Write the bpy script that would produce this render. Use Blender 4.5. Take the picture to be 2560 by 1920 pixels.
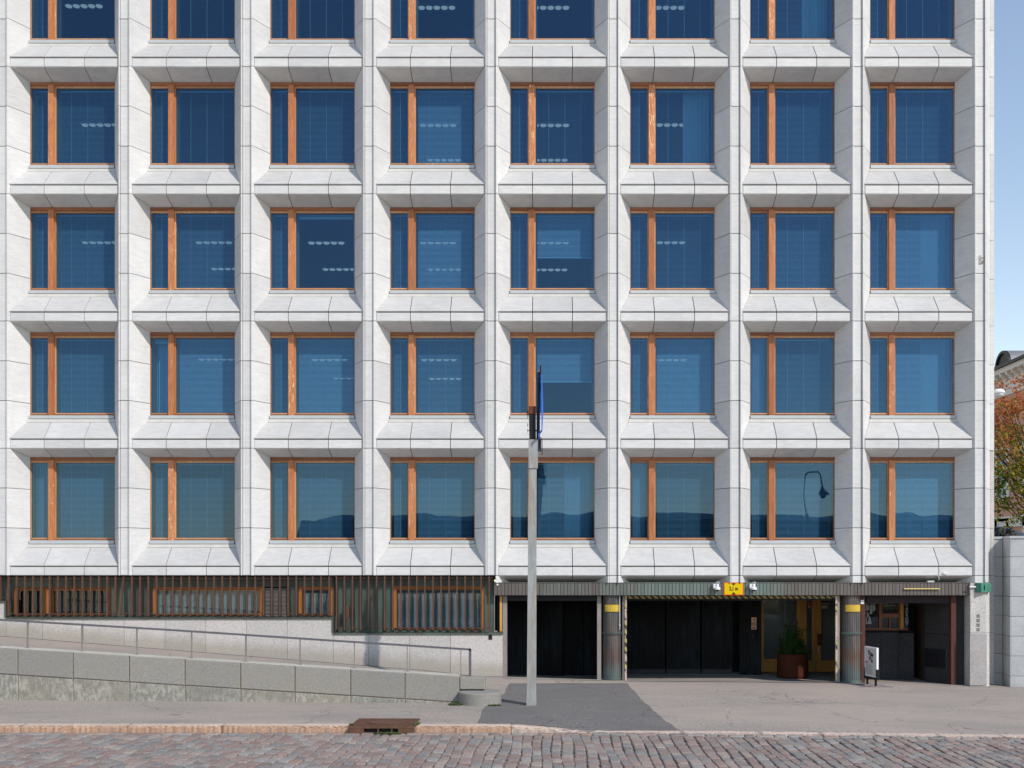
import bpy, bmesh, math, random
from mathutils import Vector, Matrix
R = math.radians
random.seed(7)
S = bpy.context.scene
for o in list(bpy.data.objects): bpy.data.objects.remove(o)
COL = S.collection

# ------------------------------------------------------------------ camera
F, CX, CY, D, H0 = 2622.0, 1381.0, 1405.0, 30.0, 3.455   # measured: focal length, vanishing point, distance, eye height
cam = bpy.data.cameras.new('camera'); camo = bpy.data.objects.new('camera', cam); COL.objects.link(camo)
camo.location = (0, -D, H0); camo.rotation_euler = (R(90), 0, 0)
cam.sensor_width = 36; cam.lens = 36 * F / 2560
cam.shift_x = (1280 - CX) / 2560; cam.shift_y = (CY - 960) / 2560
cam.clip_end = 3000; cam.clip_start = .1
S.camera = camo
S.render.resolution_x, S.render.resolution_y = 1024, 768

# ------------------------------------------------------------------ sun and sky
PHI, EL = 44.5, 38.8
sd = Vector((math.sin(R(PHI)) * math.cos(R(EL)), -math.cos(R(PHI)) * math.cos(R(EL)), math.sin(R(EL))))  # towards the sun
sun = bpy.data.lights.new('sun', 'SUN'); suno = bpy.data.objects.new('sun', sun); COL.objects.link(suno)
sun.energy = 2.6; sun.angle = R(.5); sun.color = (1, .935, .85)
suno.rotation_euler = (-sd).to_track_quat('-Z', 'Y').to_euler()
w = bpy.data.worlds.new('World'); S.world = w; w.use_nodes = True
nt = w.node_tree; nt.nodes.clear()
sk = nt.nodes.new('ShaderNodeTexSky'); sk.sky_type = 'NISHITA'; sk.sun_disc = False
sk.sun_elevation = R(EL); sk.sun_rotation = math.atan2(sd.x, sd.y)
sk.air_density = 1.25; sk.dust_density = 0; sk.ozone_density = 1.6; sk.altitude = 0
bg = nt.nodes.new('ShaderNodeBackground'); bg.inputs[1].default_value = .15
wo = nt.nodes.new('ShaderNodeOutputWorld')
wb = nt.nodes.new('ShaderNodeMix'); wb.data_type = 'RGBA'; wb.blend_type = 'MULTIPLY'; wb.inputs[0].default_value = 1
wb.inputs[7].default_value = (1.11, .978, .91, 1)      # the photograph's warm white balance
nt.links.new(sk.outputs[0], wb.inputs[6]); nt.links.new(wb.outputs[2], bg.inputs[0]); nt.links.new(bg.outputs[0], wo.inputs[0])
S.view_settings.view_transform = 'Standard'; S.view_settings.look = 'None'
S.view_settings.exposure = .43; S.view_settings.gamma = 1; S.view_settings.use_curve_mapping = False
S.render.engine = 'CYCLES'
S.cycles.max_bounces = 8; S.cycles.transparent_max_bounces = 16

def ux(px, Y): return (px - CX) * (D + Y) / F          # photo column -> metres at depth Y
def uz(py, Y): return H0 + (CY - py) * (D + Y) / F

# ------------------------------------------------------------------ mesh helper
class MB:
    def __init__(s): s.v = []; s.f = []; s.m = []; s.mi = 0
    def add(s, vs, fs):
        b = len(s.v); s.v += [tuple(v) for v in vs]
        for f in fs: s.f.append(tuple(b + i for i in f)); s.m.append(s.mi)
        return s
    def box(s, x0, x1, y0, y1, z0, z1):
        x0, x1 = min(x0, x1), max(x0, x1); y0, y1 = min(y0, y1), max(y0, y1); z0, z1 = min(z0, z1), max(z0, z1)
        return s.add([(x0,y0,z0),(x1,y0,z0),(x1,y1,z0),(x0,y1,z0),(x0,y0,z1),(x1,y0,z1),(x1,y1,z1),(x0,y1,z1)],
                     [(3,2,1,0),(4,5,6,7),(0,1,5,4),(1,2,6,5),(2,3,7,6),(3,0,4,7)])
    def prismz(s, poly, z0, z1):      # poly counter-clockwise seen from above
        n = len(poly)
        return s.add([(x,y,z0) for x,y in poly] + [(x,y,z1) for x,y in poly],
                     [tuple(range(n-1,-1,-1)), tuple(range(n,2*n))] + [(i,(i+1)%n,n+(i+1)%n,n+i) for i in range(n)])
    def prismx(s, poly, x0, x1):      # poly in (y,z)
        n = len(poly)
        return s.add([(x0,y,z) for y,z in poly] + [(x1,y,z) for y,z in poly],
                     [tuple(range(n-1,-1,-1)), tuple(range(n,2*n))] + [(i,(i+1)%n,n+(i+1)%n,n+i) for i in range(n)])
    def prismy(s, poly, y0, y1):      # poly in (x,z)
        n = len(poly)
        return s.add([(x,y0,z) for x,z in poly] + [(x,y1,z) for x,z in poly],
                     [tuple(range(n)), tuple(range(2*n-1,n-1,-1))] + [((i+1)%n,i,n+i,n+(i+1)%n) for i in range(n)])
    def slab(s, pts, t, gap=.008):    # polygon with thickness, pulled in along its edges; t goes behind the face
        P = [Vector(p) for p in pts]; n = len(P)
        c = sum(P, Vector()) / n
        nor = (P[1]-P[0]).cross(P[2]-P[1]).normalized()
        Q = []
        for i in range(n):
            a, b, d = P[i-1], P[i], P[(i+1) % n]
            e1 = (b-a).normalized(); e2 = (d-b).normalized()
            n1 = nor.cross(e1); n2 = nor.cross(e2)
            k = 1 + n1.dot(n2)
            Q.append(b + (n1+n2) * (gap / max(k, .15)))
        ch = min(.006, t*.3)
        Q2 = []
        for i in range(n): Q2.append(Q[i] + (c-Q[i]).normalized()*ch)
        v = [q for q in Q2] + [q - nor*ch for q in Q] + [q - nor*t for q in Q]
        fs = [tuple(range(n)), tuple(range(3*n-1, 2*n-1, -1))]
        for i in range(n):
            j = (i+1) % n
            fs.append((j, i, n+i, n+j)); fs.append((n+j, n+i, 2*n+i, 2*n+j))
        return s.add(v, fs)
    def cyl(s, p0, p1, r0, r1=None, n=10, cap=True):
        r1 = r0 if r1 is None else r1
        p0, p1 = Vector(p0), Vector(p1); d = (p1-p0).normalized()
        a = d.orthogonal().normalized(); b = d.cross(a)
        v = []
        for p, r in ((p0, r0), (p1, r1)):
            for i in range(n):
                t = 2*math.pi*i/n; v.append(p + a*(r*math.cos(t)) + b*(r*math.sin(t)))
        fs = [(i, (i+1)%n, n+(i+1)%n, n+i) for i in range(n)]
        if cap: fs += [tuple(range(n-1,-1,-1)), tuple(range(n,2*n))]
        return s.add(v, fs)
    def tube(s, pts, r, n=8):
        for a, b in zip(pts, pts[1:]): s.cyl(a, b, r, r, n)
        return s
    def lathe(s, prof, cx=0, cy=0, n=32):
        v = []; m = len(prof)
        for r, z in prof:
            for i in range(n):
                t = 2*math.pi*i/n; v.append((cx + r*math.cos(t), cy + r*math.sin(t), z))
        fs = []
        for k in range(m-1):
            for i in range(n):
                j = (i+1) % n; fs.append((k*n+i, k*n+j, (k+1)*n+j, (k+1)*n+i))
        fs += [tuple(range(n-1,-1,-1)), tuple(range((m-1)*n, m*n))]
        return s.add(v, fs)
    def mesh(s, name, mats):
        me = bpy.data.meshes.new(name); me.from_pydata(s.v, [], s.f)
        for m in (mats if isinstance(mats, (list, tuple)) else [mats]): me.materials.append(m)
        if any(s.m): me.polygons.foreach_set('material_index', s.m)
        me.update(); return me
    def build(s, name, mats, parent=None, loc=(0,0,0), smooth=False, rot=(0,0,0)):
        return ob(name, s.mesh(name, mats), parent, loc, smooth, rot)

def ob(name, me, parent=None, loc=(0,0,0), smooth=False, rot=(0,0,0)):
    o = bpy.data.objects.new(name, me); COL.objects.link(o); o.location = loc; o.rotation_euler = rot
    if parent is not None: o.parent = parent
    if smooth: me.polygons.foreach_set('use_smooth', [True]*len(me.polygons))
    return o
def tag(o, label=None, cat=None, group=None, kind=None):
    if label: o['label'] = label
    if cat: o['category'] = cat
    if group: o['group'] = group
    if kind: o['kind'] = kind
    return o
def thing(name, label, cat, loc=(0,0,0), group=None, rot=(0,0,0)):
    return tag(ob(name, None, None, loc, rot=rot), label, cat, group)
def copy_tree(o, parent=None):
    c = o.copy(); COL.objects.link(c); c.parent = parent
    for ch in list(o.children): copy_tree(ch, c)
    return c
def fix_normals(o):
    bm = bmesh.new(); bm.from_mesh(o.data); bmesh.ops.recalc_face_normals(bm, faces=bm.faces); bm.to_mesh(o.data); bm.free()

# ------------------------------------------------------------------ materials
def lin(c):
    return tuple(((x/255)/12.92 if x/255 <= .04045 else ((x/255+.055)/1.055)**2.4) for x in c)
class NG:
    def __init__(s, name):
        s.mat = bpy.data.materials.new(name); s.mat.use_nodes = True
        s.t = s.mat.node_tree; s.t.nodes.clear()
        s.out = s.n('ShaderNodeOutputMaterial')
        s.co = s.n('ShaderNodeTexCoord'); s.oi = s.n('ShaderNodeObjectInfo'); s.geo = s.n('ShaderNodeNewGeometry')
    def n(s, t, **k):
        x = s.t.nodes.new(t)
        for a, b in k.items(): setattr(x, a, b)
        return x
    def l(s, a, b): s.t.links.new(a, b)
    def put(s, node, i, v):
        if hasattr(v, 'is_linked') or isinstance(v, bpy.types.NodeSocket): s.l(v, node.inputs[i])
        else: node.inputs[i].default_value = v
    def vec(s, world=True, scale=(1,1,1), rnd=40, rot=(0,0,0)):
        m = s.n('ShaderNodeMapping'); s.l(s.geo.outputs['Position'] if world else s.co.outputs['Object'], m.inputs[0])
        m.inputs['Scale'].default_value = scale; m.inputs['Rotation'].default_value = rot
        if rnd:
            k = s.math('MULTIPLY', s.oi.outputs['Random'], float(rnd))
            a = s.n('ShaderNodeVectorMath', operation='ADD'); s.l(m.outputs[0], a.inputs[0])
            c = s.n('ShaderNodeCombineXYZ'); s.l(k, c.inputs[0]); s.l(k, c.inputs[1]); s.l(k, c.inputs[2]); s.l(c.outputs[0], a.inputs[1])
            return a.outputs[0]
        return m.outputs[0]
    def noise(s, v, scale, detail=4, rough=.55, dist=0):
        x = s.n('ShaderNodeTexNoise'); s.l(v, x.inputs['Vector']); x.inputs['Scale'].default_value = scale
        x.inputs['Detail'].default_value = detail; x.inputs['Roughness'].default_value = rough; x.inputs['Distortion'].default_value = dist
        return x.outputs[0]
    def math(s, op, a, b=0.0, clamp=False):
        x = s.n('ShaderNodeMath', operation=op); x.use_clamp = clamp; s.put(x, 0, a); s.put(x, 1, b); return x.outputs[0]
    def ramp(s, f, stops):
        x = s.n('ShaderNodeValToRGB'); s.l(f, x.inputs[0]); e = x.color_ramp.elements
        while len(e) < len(stops): e.new(.5)
        for i, (p, c) in enumerate(stops):
            e[i].position = p; e[i].color = (c if not isinstance(c, (int, float)) else (c,c,c)) + (1,) if not isinstance(c, (int,float)) else (c,c,c,1)
        return x.outputs[0]
    def mix(s, f, a, b, blend='MIX'):
        x = s.n('ShaderNodeMix', data_type='RGBA', blend_type=blend)
        s.put(x, 0, f)
        for i, v in ((6, a), (7, b)):
            if isinstance(v, tuple): x.inputs[i].default_value = tuple(v[:3]) + (1,)
            else: s.l(v, x.inputs[i])
        return x.outputs[2]
    def bsdf(s, col, rough=.6, metal=0, bump=None, bstr=.3, bdist=.01, spec=.5):
        b = s.n('ShaderNodeBsdfPrincipled')
        if isinstance(col, tuple): b.inputs['Base Color'].default_value = col[:3] + (1,)
        else: s.l(col, b.inputs['Base Color'])
        s.put(b, b.inputs.find('Roughness'), rough); b.inputs['Metallic'].default_value = metal
        b.inputs['Specular IOR Level'].default_value = spec
        if bump is not None:
            u = s.n('ShaderNodeBump'); s.l(bump, u.inputs['Height']); u.inputs['Strength'].default_value = bstr; u.inputs['Distance'].default_value = bdist
            s.l(u.outputs[0], b.inputs['Normal'])
        s.l(b.outputs[0], s.out.inputs[0]); return s.mat

def m_plain(name, c, rough=.6, metal=0, var=.12, scale=6, bstr=.1, world=False, spec=.2):
    g = NG(name); v = g.vec(world)
    n = g.noise(v, scale, 5); n2 = g.noise(v, scale*9, 3)
    c2 = tuple(x*(1-var) for x in c); c3 = tuple(min(1, x*(1+var)) for x in c)
    col = g.mix(g.math('MULTIPLY', n2, .5), g.ramp(n, [(.3, c2), (.7, c3)]), c2)
    return g.bsdf(col, rough, metal, n2, bstr, .004, spec)

def m_marble(name='white_marble', k=1.0, warm=0, dirt=.32):
    g = NG(name)
    v = g.vec(False, (1,1,1), 60, (.35,.2,.5))
    big = g.noise(v, .9, 3, .5, .6)
    st = g.vec(False, (1.0, 1.0, 4.2), 60, (.9,.35,.6))
    vn = g.noise(st, 1.1, 6, .62, 1.2)
    rid = g.math('ABSOLUTE', g.math('SUBTRACT', vn, .5))
    vein = g.ramp(rid, [(0.0, 1.0), (.035, 0.0)])
    msk = g.ramp(g.noise(v, 1.7, 3), [(.45, 0.0), (.72, 1.0)])
    vein = g.math('MULTIPLY', vein, msk)
    st2 = g.vec(False, (2.0, 2.0, 9.0), 33, (.7,.5,.2))
    cl = g.ramp(g.noise(st2, 1.5, 7, .68, .8), [(.35, 0.0), (.75, 1.0)])
    fine = g.noise(g.vec(False, (1,1,1), 5), 45, 3, .7)
    base = g.ramp(big, [(.3, (.685,.682,.678)), (.7, (.765,.76,.75))])
    base = g.mix(g.math('MULTIPLY', cl, .52), base, (.47,.475,.485))
    base = g.mix(g.math('MULTIPLY', vein, .26), base, (.33,.345,.37))
    base = g.mix(g.math('MULTIPLY', g.ramp(fine, [(.55, 0.0), (.8, 1.0)]), .12), base, (.45,.45,.45))
    tone = g.ramp(g.oi.outputs['Random'], [(0.0, (.87,.87,.875)), (.35, (.95,.948,.945)), (1.0, (1.0,1.0,1.0))])
    base = g.mix(1.0, base, tone, 'MULTIPLY'); base = g.mix(1.0, base, (k*(1+warm), k, k*(1-warm)), 'MULTIPLY')
    # grime running over the stone
    drt = g.ramp(g.noise(g.vec(True, (3.2,3.2,.5), 0), 1.3, 6, .65), [(.56, 0.0), (.85, 1.0)])
    base = g.mix(g.math('MULTIPLY', drt, dirt), base, (.46,.43,.37))
    return g.bsdf(base, .5, 0, fine, .06, .004, .35)

def m_granite(name, c, dark, scale=95, stain=0, staincol=(.3,.27,.2), rough=.75, spk=.8):
    g = NG(name); v = g.vec(True, rnd=9)
    vo = g.n('ShaderNodeTexVoronoi'); g.l(v, vo.inputs['Vector']); vo.inputs['Scale'].default_value = scale
    sp = g.ramp(vo.outputs['Color'], [(.25, dark), (.42, c), (.8, tuple(min(1, x*1.25) for x in c))])
    n = g.noise(v, scale*.6, 3, .7)
    col = g.mix(spk, c, sp)
    col = g.mix(g.math('MULTIPLY', g.ramp(n, [(.4, 0.0), (.7, 1.0)]), .45), col, dark)
    big = g.noise(g.vec(True, rnd=7), .9, 4, .6, .4)
    col = g.mix(1.0, col, g.ramp(big, [(.3, (.84,.84,.84)), (.7, (1.06,1.05,1.03))]), 'MULTIPLY')
    if stain:
        s_ = g.ramp(g.noise(g.vec(True, (2.2,2.2,1.2), 0), 1.6, 6, .62), [(.42, 0.0), (.72, 1.0)])
        col = g.mix(g.math('MULTIPLY', s_, stain), col, staincol)
    return g.bsdf(col, rough, 0, n, .25, .004, .3 if c[0] > .1 else .1)

def m_base_granite():      # pink-grey wall panels, dirty towards the ramp
    g = NG('base_granite'); v = g.vec(True, rnd=9)
    vo = g.n('ShaderNodeTexVoronoi'); g.l(v, vo.inputs['Vector']); vo.inputs['Scale'].default_value = 105
    col = g.ramp(vo.outputs['Color'], [(.2, (.26,.25,.25)), (.36, (.56,.525,.50)), (.85, (.70,.66,.63))])
    n = g.noise(v, 50, 4, .75)
    col = g.mix(g.math('MULTIPLY', g.ramp(n, [(.42, 0.0), (.66, 1.0)]), .5), col, (.36,.345,.335))
    # splash dirt: a shape of its own above the sloping pavement
    sx = g.n('ShaderNodeSeparateXYZ'); g.l(g.geo.outputs['Position'], sx.inputs[0])
    h = g.math('ADD', sx.outputs[2], g.math('MULTIPLY', sx.outputs[0], .0808))
    h = g.math('SUBTRACT', h, .06)
    h = g.math('ADD', h, g.math('MULTIPLY', g.noise(g.vec(True, (1.5,1.5,1.5), 0), 1.4, 5, .6), -.38))
    d = g.ramp(h, [(-.02, 1.0), (.30, 0.0)]); 
    col = g.mix(g.math('MULTIPLY', d, .6), col, (.30,.265,.20))
    col = g.mix(1.0, col, g.ramp(g.oi.outputs['Random'], [(0.0, (.90,.90,.90)), (1.0, (1.03,1.01,1.0))]), 'MULTIPLY')
    return g.bsdf(col, .7, 0, n, .2, .004, .3)

def m_ramp_wall(lower=False):
    g = NG('ramp_wall_lower' if lower else 'ramp_wall_upper'); v = g.vec(True, rnd=9)
    vo = g.n('ShaderNodeTexVoronoi'); g.l(v, vo.inputs['Vector']); vo.inputs['Scale'].default_value = 125
    col = g.ramp(vo.outputs['Color'], [(.2, (.15,.143,.134)), (.40, (.285,.272,.255)), (.85, (.385,.368,.345))])
    n = g.noise(v, 60, 4, .75)
    col = g.mix(g.math('MULTIPLY', g.ramp(n, [(.42, 0.0), (.66, 1.0)]), .5), col, (.235,.23,.213))
    b = g.noise(g.vec(True, (1,1,1.6), 5), 1.5, 5, .6, .5)
    col = g.mix(g.math('MULTIPLY', g.ramp(b, [(.45, 0.0), (.75, 1.0)]), .55), col, (.29,.265,.21))
    if lower:
        e = g.noise(g.vec(True, (4.5,4.5,2.2), 3), 2.6, 8, .78, .3)
        e2 = g.noise(g.vec(True, (1,1,1), 0), 1.1, 3)
        f = g.math('MULTIPLY', g.ramp(e, [(.46, 0.0), (.56, 1.0)]), g.ramp(e2, [(.36, .3), (.55, 1.0)]))
        col = g.mix(.45, col, (.20,.185,.14))
        col = g.mix(g.math('MULTIPLY', f, .46), col, (.58,.56,.52))
    col = g.mix(1.0, col, g.ramp(g.oi.outputs['Random'], [(0.0, (.88,.90,.90)), (1.0, (1.08,1.06,1.02))]), 'MULTIPLY')
    return g.bsdf(col, .9, 0, n, .4, .006, .1)

def m_asphalt(name, c, dark, patch, pink=None):
    g = NG(name); v = g.vec(True, rnd=0)
    vo = g.n('ShaderNodeTexVoronoi'); g.l(v, vo.inputs['Vector']); vo.inputs['Scale'].default_value = 62
    col = g.ramp(vo.outputs['Color'], [(.15, dark), (.45, c), (.92, tuple(min(1,x*1.45) for x in c))])
    n = g.noise(v, 40, 4, .8)
    col = g.mix(g.math('MULTIPLY', g.ramp(n, [(.35, 0.0), (.7, 1.0)]), .55), col, dark)
    b = g.noise(g.vec(True, (.5,1.2,1), 0), .8, 6, .62, .8)
    col = g.mix(g.math('MULTIPLY', g.ramp(b, [(.44, 0.0), (.62, 1.0)]), .85), col, patch)
    if pink:
        p = g.noise(g.vec(True, (.25,.6,1), 0), .7, 3)
        col = g.mix(g.math('MULTIPLY', g.ramp(p, [(.4, 0.0), (.6, 1.0)]), .6), col, pink)
    cr = g.n('ShaderNodeTexVoronoi'); cr.feature = 'DISTANCE_TO_EDGE'
    wv = g.n('ShaderNodeVectorMath', operation='ADD'); g.l(g.vec(True, (1,1,1), 0), wv.inputs[0])
    no = g.n('ShaderNodeTexNoise'); no.inputs['Scale'].default_value = 1.2; g.l(g.vec(True, rnd=0), no.inputs['Vector']); g.l(no.outputs[1], wv.inputs[1])
    g.l(wv.outputs[0], cr.inputs['Vector']); cr.inputs['Scale'].default_value = .33
    ck = g.math('MULTIPLY', g.ramp(cr.outputs['Distance'], [(0.0, 1.0), (.008, 0.0)]), g.ramp(g.noise(g.vec(True, rnd=0), .45, 3), [(.46, 0.0), (.52, 1.0)]))
    oil = g.ramp(g.noise(g.vec(True, (.6,1.6,1), 0), 1.1, 4, .6, .4), [(.66, 0.0), (.78, 1.0)])
    col = g.mix(g.math('MULTIPLY', oil, .45), col, dark)
    gum = g.n('ShaderNodeTexVoronoi'); g.l(g.vec(True, rnd=0), gum.inputs['Vector']); gum.inputs['Scale'].default_value = 1.7
    col = g.mix(g.math('MULTIPLY', g.ramp(gum.outputs['Distance'], [(.035, 1.0), (.045, 0.0)]), .5), col, dark)
    col = g.mix(g.math('MULTIPLY', ck, .55), col, tuple(x*.45 for x in dark))
    return g.bsdf(col, .95, 0, n, .5, .008, .08)

def m_copper(name, brown, green, amt=.5, zdrop=False, scale=1.6):
    g = NG(name); v = g.vec(True, (1,1,.35), 25)
    a = g.noise(v, scale, 6, .6, .3); b = g.noise(g.vec(True, (6,6,.7), 14), scale, 6, .7)
    f = g.math('ADD', g.math('MULTIPLY', a, .6), g.math('MULTIPLY', b, .4))
    f = g.ramp(f, [(.62-amt*.35, 0.0), (.85-amt*.35, 1.0)])
    col = g.mix(f, brown, green)
    fl = g.noise(g.vec(True, (5,5,1.2), 12), 5, 6, .7)
    col = g.mix(g.math('MULTIPLY', g.ramp(fl, [(.6, 0.0), (.7, 1.0)]), .3), col, tuple(min(1, x*1.7) for x in green))
    col = g.mix(1.0, col, g.ramp(g.oi.outputs['Random'], [(0.0, (.78,.80,.80)), (.5, (1.0,.98,.96)), (1.0, (1.15,1.2,1.18))]), 'MULTIPLY')
    return g.bsdf(col, .5, .25 if brown[0] > .05 else 0, b, .15, .004, .4 if brown[0] > .05 else .12)

def m_fascia():
    g = NG('fascia_copper'); v = g.vec(True, (1,1,.3), 0)
    a = g.noise(v, .55, 3, .5); b = g.noise(g.vec(True, (9,9,.8), 4), 1.4, 6, .7)
    sx = g.n('ShaderNodeSeparateXYZ'); g.l(g.geo.outputs['Position'], sx.inputs[0])
    right = g.ramp(sx.outputs[0], [(0.0, 0.0), (1.0, 1.0)])
    f = g.ramp(g.math('ADD', g.math('MULTIPLY', a, .7), g.math('MULTIPLY', b, .45)), [(.52, 0.0), (.66, 1.0)])
    mp = g.n('ShaderNodeMapRange'); g.l(sx.outputs[0], mp.inputs[0]); mp.inputs[1].default_value = 7.6; mp.inputs[2].default_value = 8.4; mp.inputs[3].default_value = 1; mp.inputs[4].default_value = .06
    f = g.math('MULTIPLY', f, mp.outputs[0])
    col = g.mix(f, (.145,.125,.112), (.165,.205,.18))
    col = g.mix(g.math('MULTIPLY', g.ramp(g.noise(g.vec(True, (4,4,1.5), 6), 5, 6, .75), [(.62, 0.0), (.7, 1.0)]), .25), col, (.27,.33,.29))
    col = g.mix(1.0, col, g.ramp(g.oi.outputs['Random'], [(0.0, (.84,.84,.84)), (1.0, (1.1,1.1,1.1))]), 'MULTIPLY')
    return g.bsdf(col, .5, .2, b, .15, .004, .4)

def m_wood(name, c, dark, peel=.0, peelc=(.75,.62,.45), rough=.5):
    g = NG(name)
    v = g.vec(False, (14,14,1.1), 30)
    a = g.noise(v, 2.2, 6, .65, .6); b = g.noise(g.vec(False, (1,1,.6), 20), 1.8, 3)
    col = g.ramp(a, [(.3, dark), (.62, c), (.85, tuple(min(1,x*1.3) for x in c))])
    col = g.mix(g.math('MULTIPLY', g.ramp(b, [(.35, 0.0), (.7, 1.0)]), .4), col, dark)
    if peel:
        p = g.noise(g.vec(False, (9,9,1.6), 45), 3.0, 8, .75, .9)
        th = g.math('MULTIPLY', g.oi.outputs['Random'], .10)
        f = g.ramp(g.math('ADD', p, th), [(.66, 0.0), (.68, 1.0)])
        col = g.mix(g.math('MULTIPLY', f, peel), col, peelc)
    col = g.mix(1.0, col, g.ramp(g.oi.outputs['Random'], [(0.0, (.70,.60,.55)), (.5, (.98,.92,.88)), (1.0, (1.15,1.12,1.1))]), 'MULTIPLY')
    return g.bsdf(col, rough, 0, a, .15, .003, .4)

def m_glass(name, tint=(.55,.72,.84), gl=(.38,.61,.90), k=1.45, add=.008, wob=.6):
    g = NG(name)
    fr = g.n('ShaderNodeFresnel'); g.l(g.math('SUBTRACT', 1.5, g.math('MULTIPLY', g.geo.outputs['Backfacing'], .8333)), fr.inputs[0])
    fac = g.math('ADD', g.math('MULTIPLY', fr.outputs[0], k), add, True)
    tr = g.n('ShaderNodeBsdfTransparent'); tr.inputs[0].default_value = tint + (1,)
    gs = g.n('ShaderNodeBsdfGlossy'); gs.inputs['Color'].default_value = gl + (1,); gs.inputs['Roughness'].default_value = .004
    u = g.n('ShaderNodeBump'); u.inputs['Strength'].default_value = wob; u.inputs['Distance'].default_value = .012
    g.l(g.noise(g.vec(True, (1,1,.35), 30), .9, 1), u.inputs['Height']); g.l(u.outputs[0], gs.inputs['Normal']); 
    mx = g.n('ShaderNodeMixShader'); g.l(fac, mx.inputs[0]); g.l(tr.outputs[0], mx.inputs[1]); g.l(gs.outputs[0], mx.inputs[2])
    g.l(mx.outputs[0], g.out.inputs[0]); return g.mat

def m_emit(name, c, s):
    g = NG(name); e = g.n('ShaderNodeEmission'); e.inputs[0].default_value = c + (1,); e.inputs[1].default_value = s
    g.l(e.outputs[0], g.out.inputs[0]); return g.mat

def m_hazard(name, axis='x', wear=.2):
    g = NG(name); sx = g.n('ShaderNodeSeparateXYZ'); g.l(g.geo.outputs['Position'], sx.inputs[0])
    q = g.math('ADD', sx.outputs[0] if axis == 'x' else g.math('MULTIPLY', sx.outputs[0], 1.0), sx.outputs[2])
    f = g.math('FRACT', g.math('MULTIPLY', q, 5.4 if axis == 'x' else 4.0))
    f = g.math('GREATER_THAN', f, .5)
    col = g.mix(f, (.34,.24,.05) if axis == 'x' else (.42,.36,.12), (.02,.02,.02))
    if wear:
        n = g.noise(g.vec(True, (1,1,.6), 3), 6, 5, .7)
        col = g.mix(g.ramp(n, [(.44, 0.0), (.5, wear)]), col, (.55,.42,.36))
    return g.bsdf(col, .6)

def m_galv(name):
    g = NG(name); v = g.vec(False, (1,1,.25), 0)
    a = g.noise(v, 9, 6, .6); b = g.noise(g.vec(False, (7,7,.5), 3), 1.6, 6, .65)
    col = g.ramp(a, [(.3, (.29,.30,.295)), (.7, (.44,.45,.44))])
    col = g.mix(g.ramp(b, [(.47, 0.0), (.68, .75)]), col, (.38,.25,.15))
    return g.bsdf(col, .55, .35, a, .1, .003)

M = {}
M['marble'] = m_marble(warm=.012); M['marble_worn'] = m_marble('weathered_marble', .80, .02, .55)
M['joint'] = m_plain('dark_joint', (.085,.06,.05), .9)
M['granite'] = m_base_granite()
M['granite_dark'] = m_granite('dark_granite', (.066,.064,.066), (.022,.022,.025), 85)
M['granite_pale'] = m_granite('pale_granite', (.60,.57,.54), (.34,.32,.31), 80)
M['granite_wall'] = m_granite('wall_granite', (.47,.48,.49), (.30,.31,.32), 90, rough=.8, spk=.5)
M['rw_up'] = m_ramp_wall(False); M['rw_low'] = m_ramp_wall(True)
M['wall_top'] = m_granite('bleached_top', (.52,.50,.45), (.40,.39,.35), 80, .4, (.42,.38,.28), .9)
M['kerb'] = m_granite('red_granite', (.50,.345,.26), (.34,.19,.11), 75, .45, (.48,.26,.13), .9)
M['kerb_top'] = m_granite('kerb_top_granite', (.60,.48,.41), (.46,.34,.27), 60, .25, (.50,.36,.25), .9)
M['kerb_pale'] = m_granite('pale_red_granite', (.50,.41,.36), (.36,.27,.22), 60, .2, (.42,.30,.2), .9)
M['asphalt'] = m_asphalt('pink_asphalt', (.385,.335,.295), (.19,.168,.15), (.29,.258,.232), (.42,.345,.295))
M['asphalt_dark'] = m_asphalt('grey_asphalt', (.215,.20,.19), (.085,.08,.078), (.16,.152,.146))
M['concrete'] = m_asphalt('pale_concrete', (.37,.335,.30), (.25,.225,.20), (.27,.24,.22))
M['sand'] = m_asphalt('joint_sand', (.31,.26,.225), (.15,.125,.105), (.22,.185,.155))
M['copper'] = m_fascia()
M['copper_green'] = m_copper('green_copper', (.082,.078,.066), (.115,.165,.135), .52)
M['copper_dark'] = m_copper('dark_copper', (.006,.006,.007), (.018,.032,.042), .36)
M['iron'] = m_plain('brown_iron', (.135,.072,.05), .6, .2, .2, 5)
M['wood'] = m_wood('orange_wood', (.62,.255,.10), (.36,.12,.042), .9); M['wood_pale'] = m_wood('worn_pale_wood', (.58,.33,.17), (.42,.21,.10), .7)
M['wood_dark'] = m_wood('red_brown_wood', (.36,.135,.055), (.23,.08,.033))
M['wood_ground'] = m_wood('varnished_wood', (.40,.155,.035), (.26,.09,.02))
M['wood_gold'] = m_wood('golden_wood', (.74,.42,.11), (.52,.26,.06))
M['lining'] = m_wood('khaki_lining', (.34,.29,.19), (.22,.18,.12))
M['alu'] = m_plain('painted_aluminium', (.52,.535,.54), .5, .1, .06, 3)
M['sillstone'] = m_plain('sill_stone', (.58,.56,.52), .6, 0, .1, 4)
M['glass'] = m_glass('window_glass')
M['glass_low'] = m_glass('basement_glass', (.80,.86,.90), (.8,.9,1), .8, .0, .1)
M['glass_dark'] = m_glass('low_glass', (.5,.55,.55), (.8,.9,1), 1.0, .01, .1)
M['blind'] = m_plain('blind_slat', (.66,.68,.66), .45, 0, .04, 3)
M['blind_low'] = m_plain('grey_blind_slat', (.42,.43,.41), .6, 0, .04, 3)
M['curtain'] = m_plain('curtain_cloth', (.62,.72,.72), .9, 0, .05, 3)
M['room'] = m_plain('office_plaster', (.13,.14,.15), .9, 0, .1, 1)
M['lobby'] = m_plain('frosted_screen', (.40,.42,.42), .8, 0, .1, 1)
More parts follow.
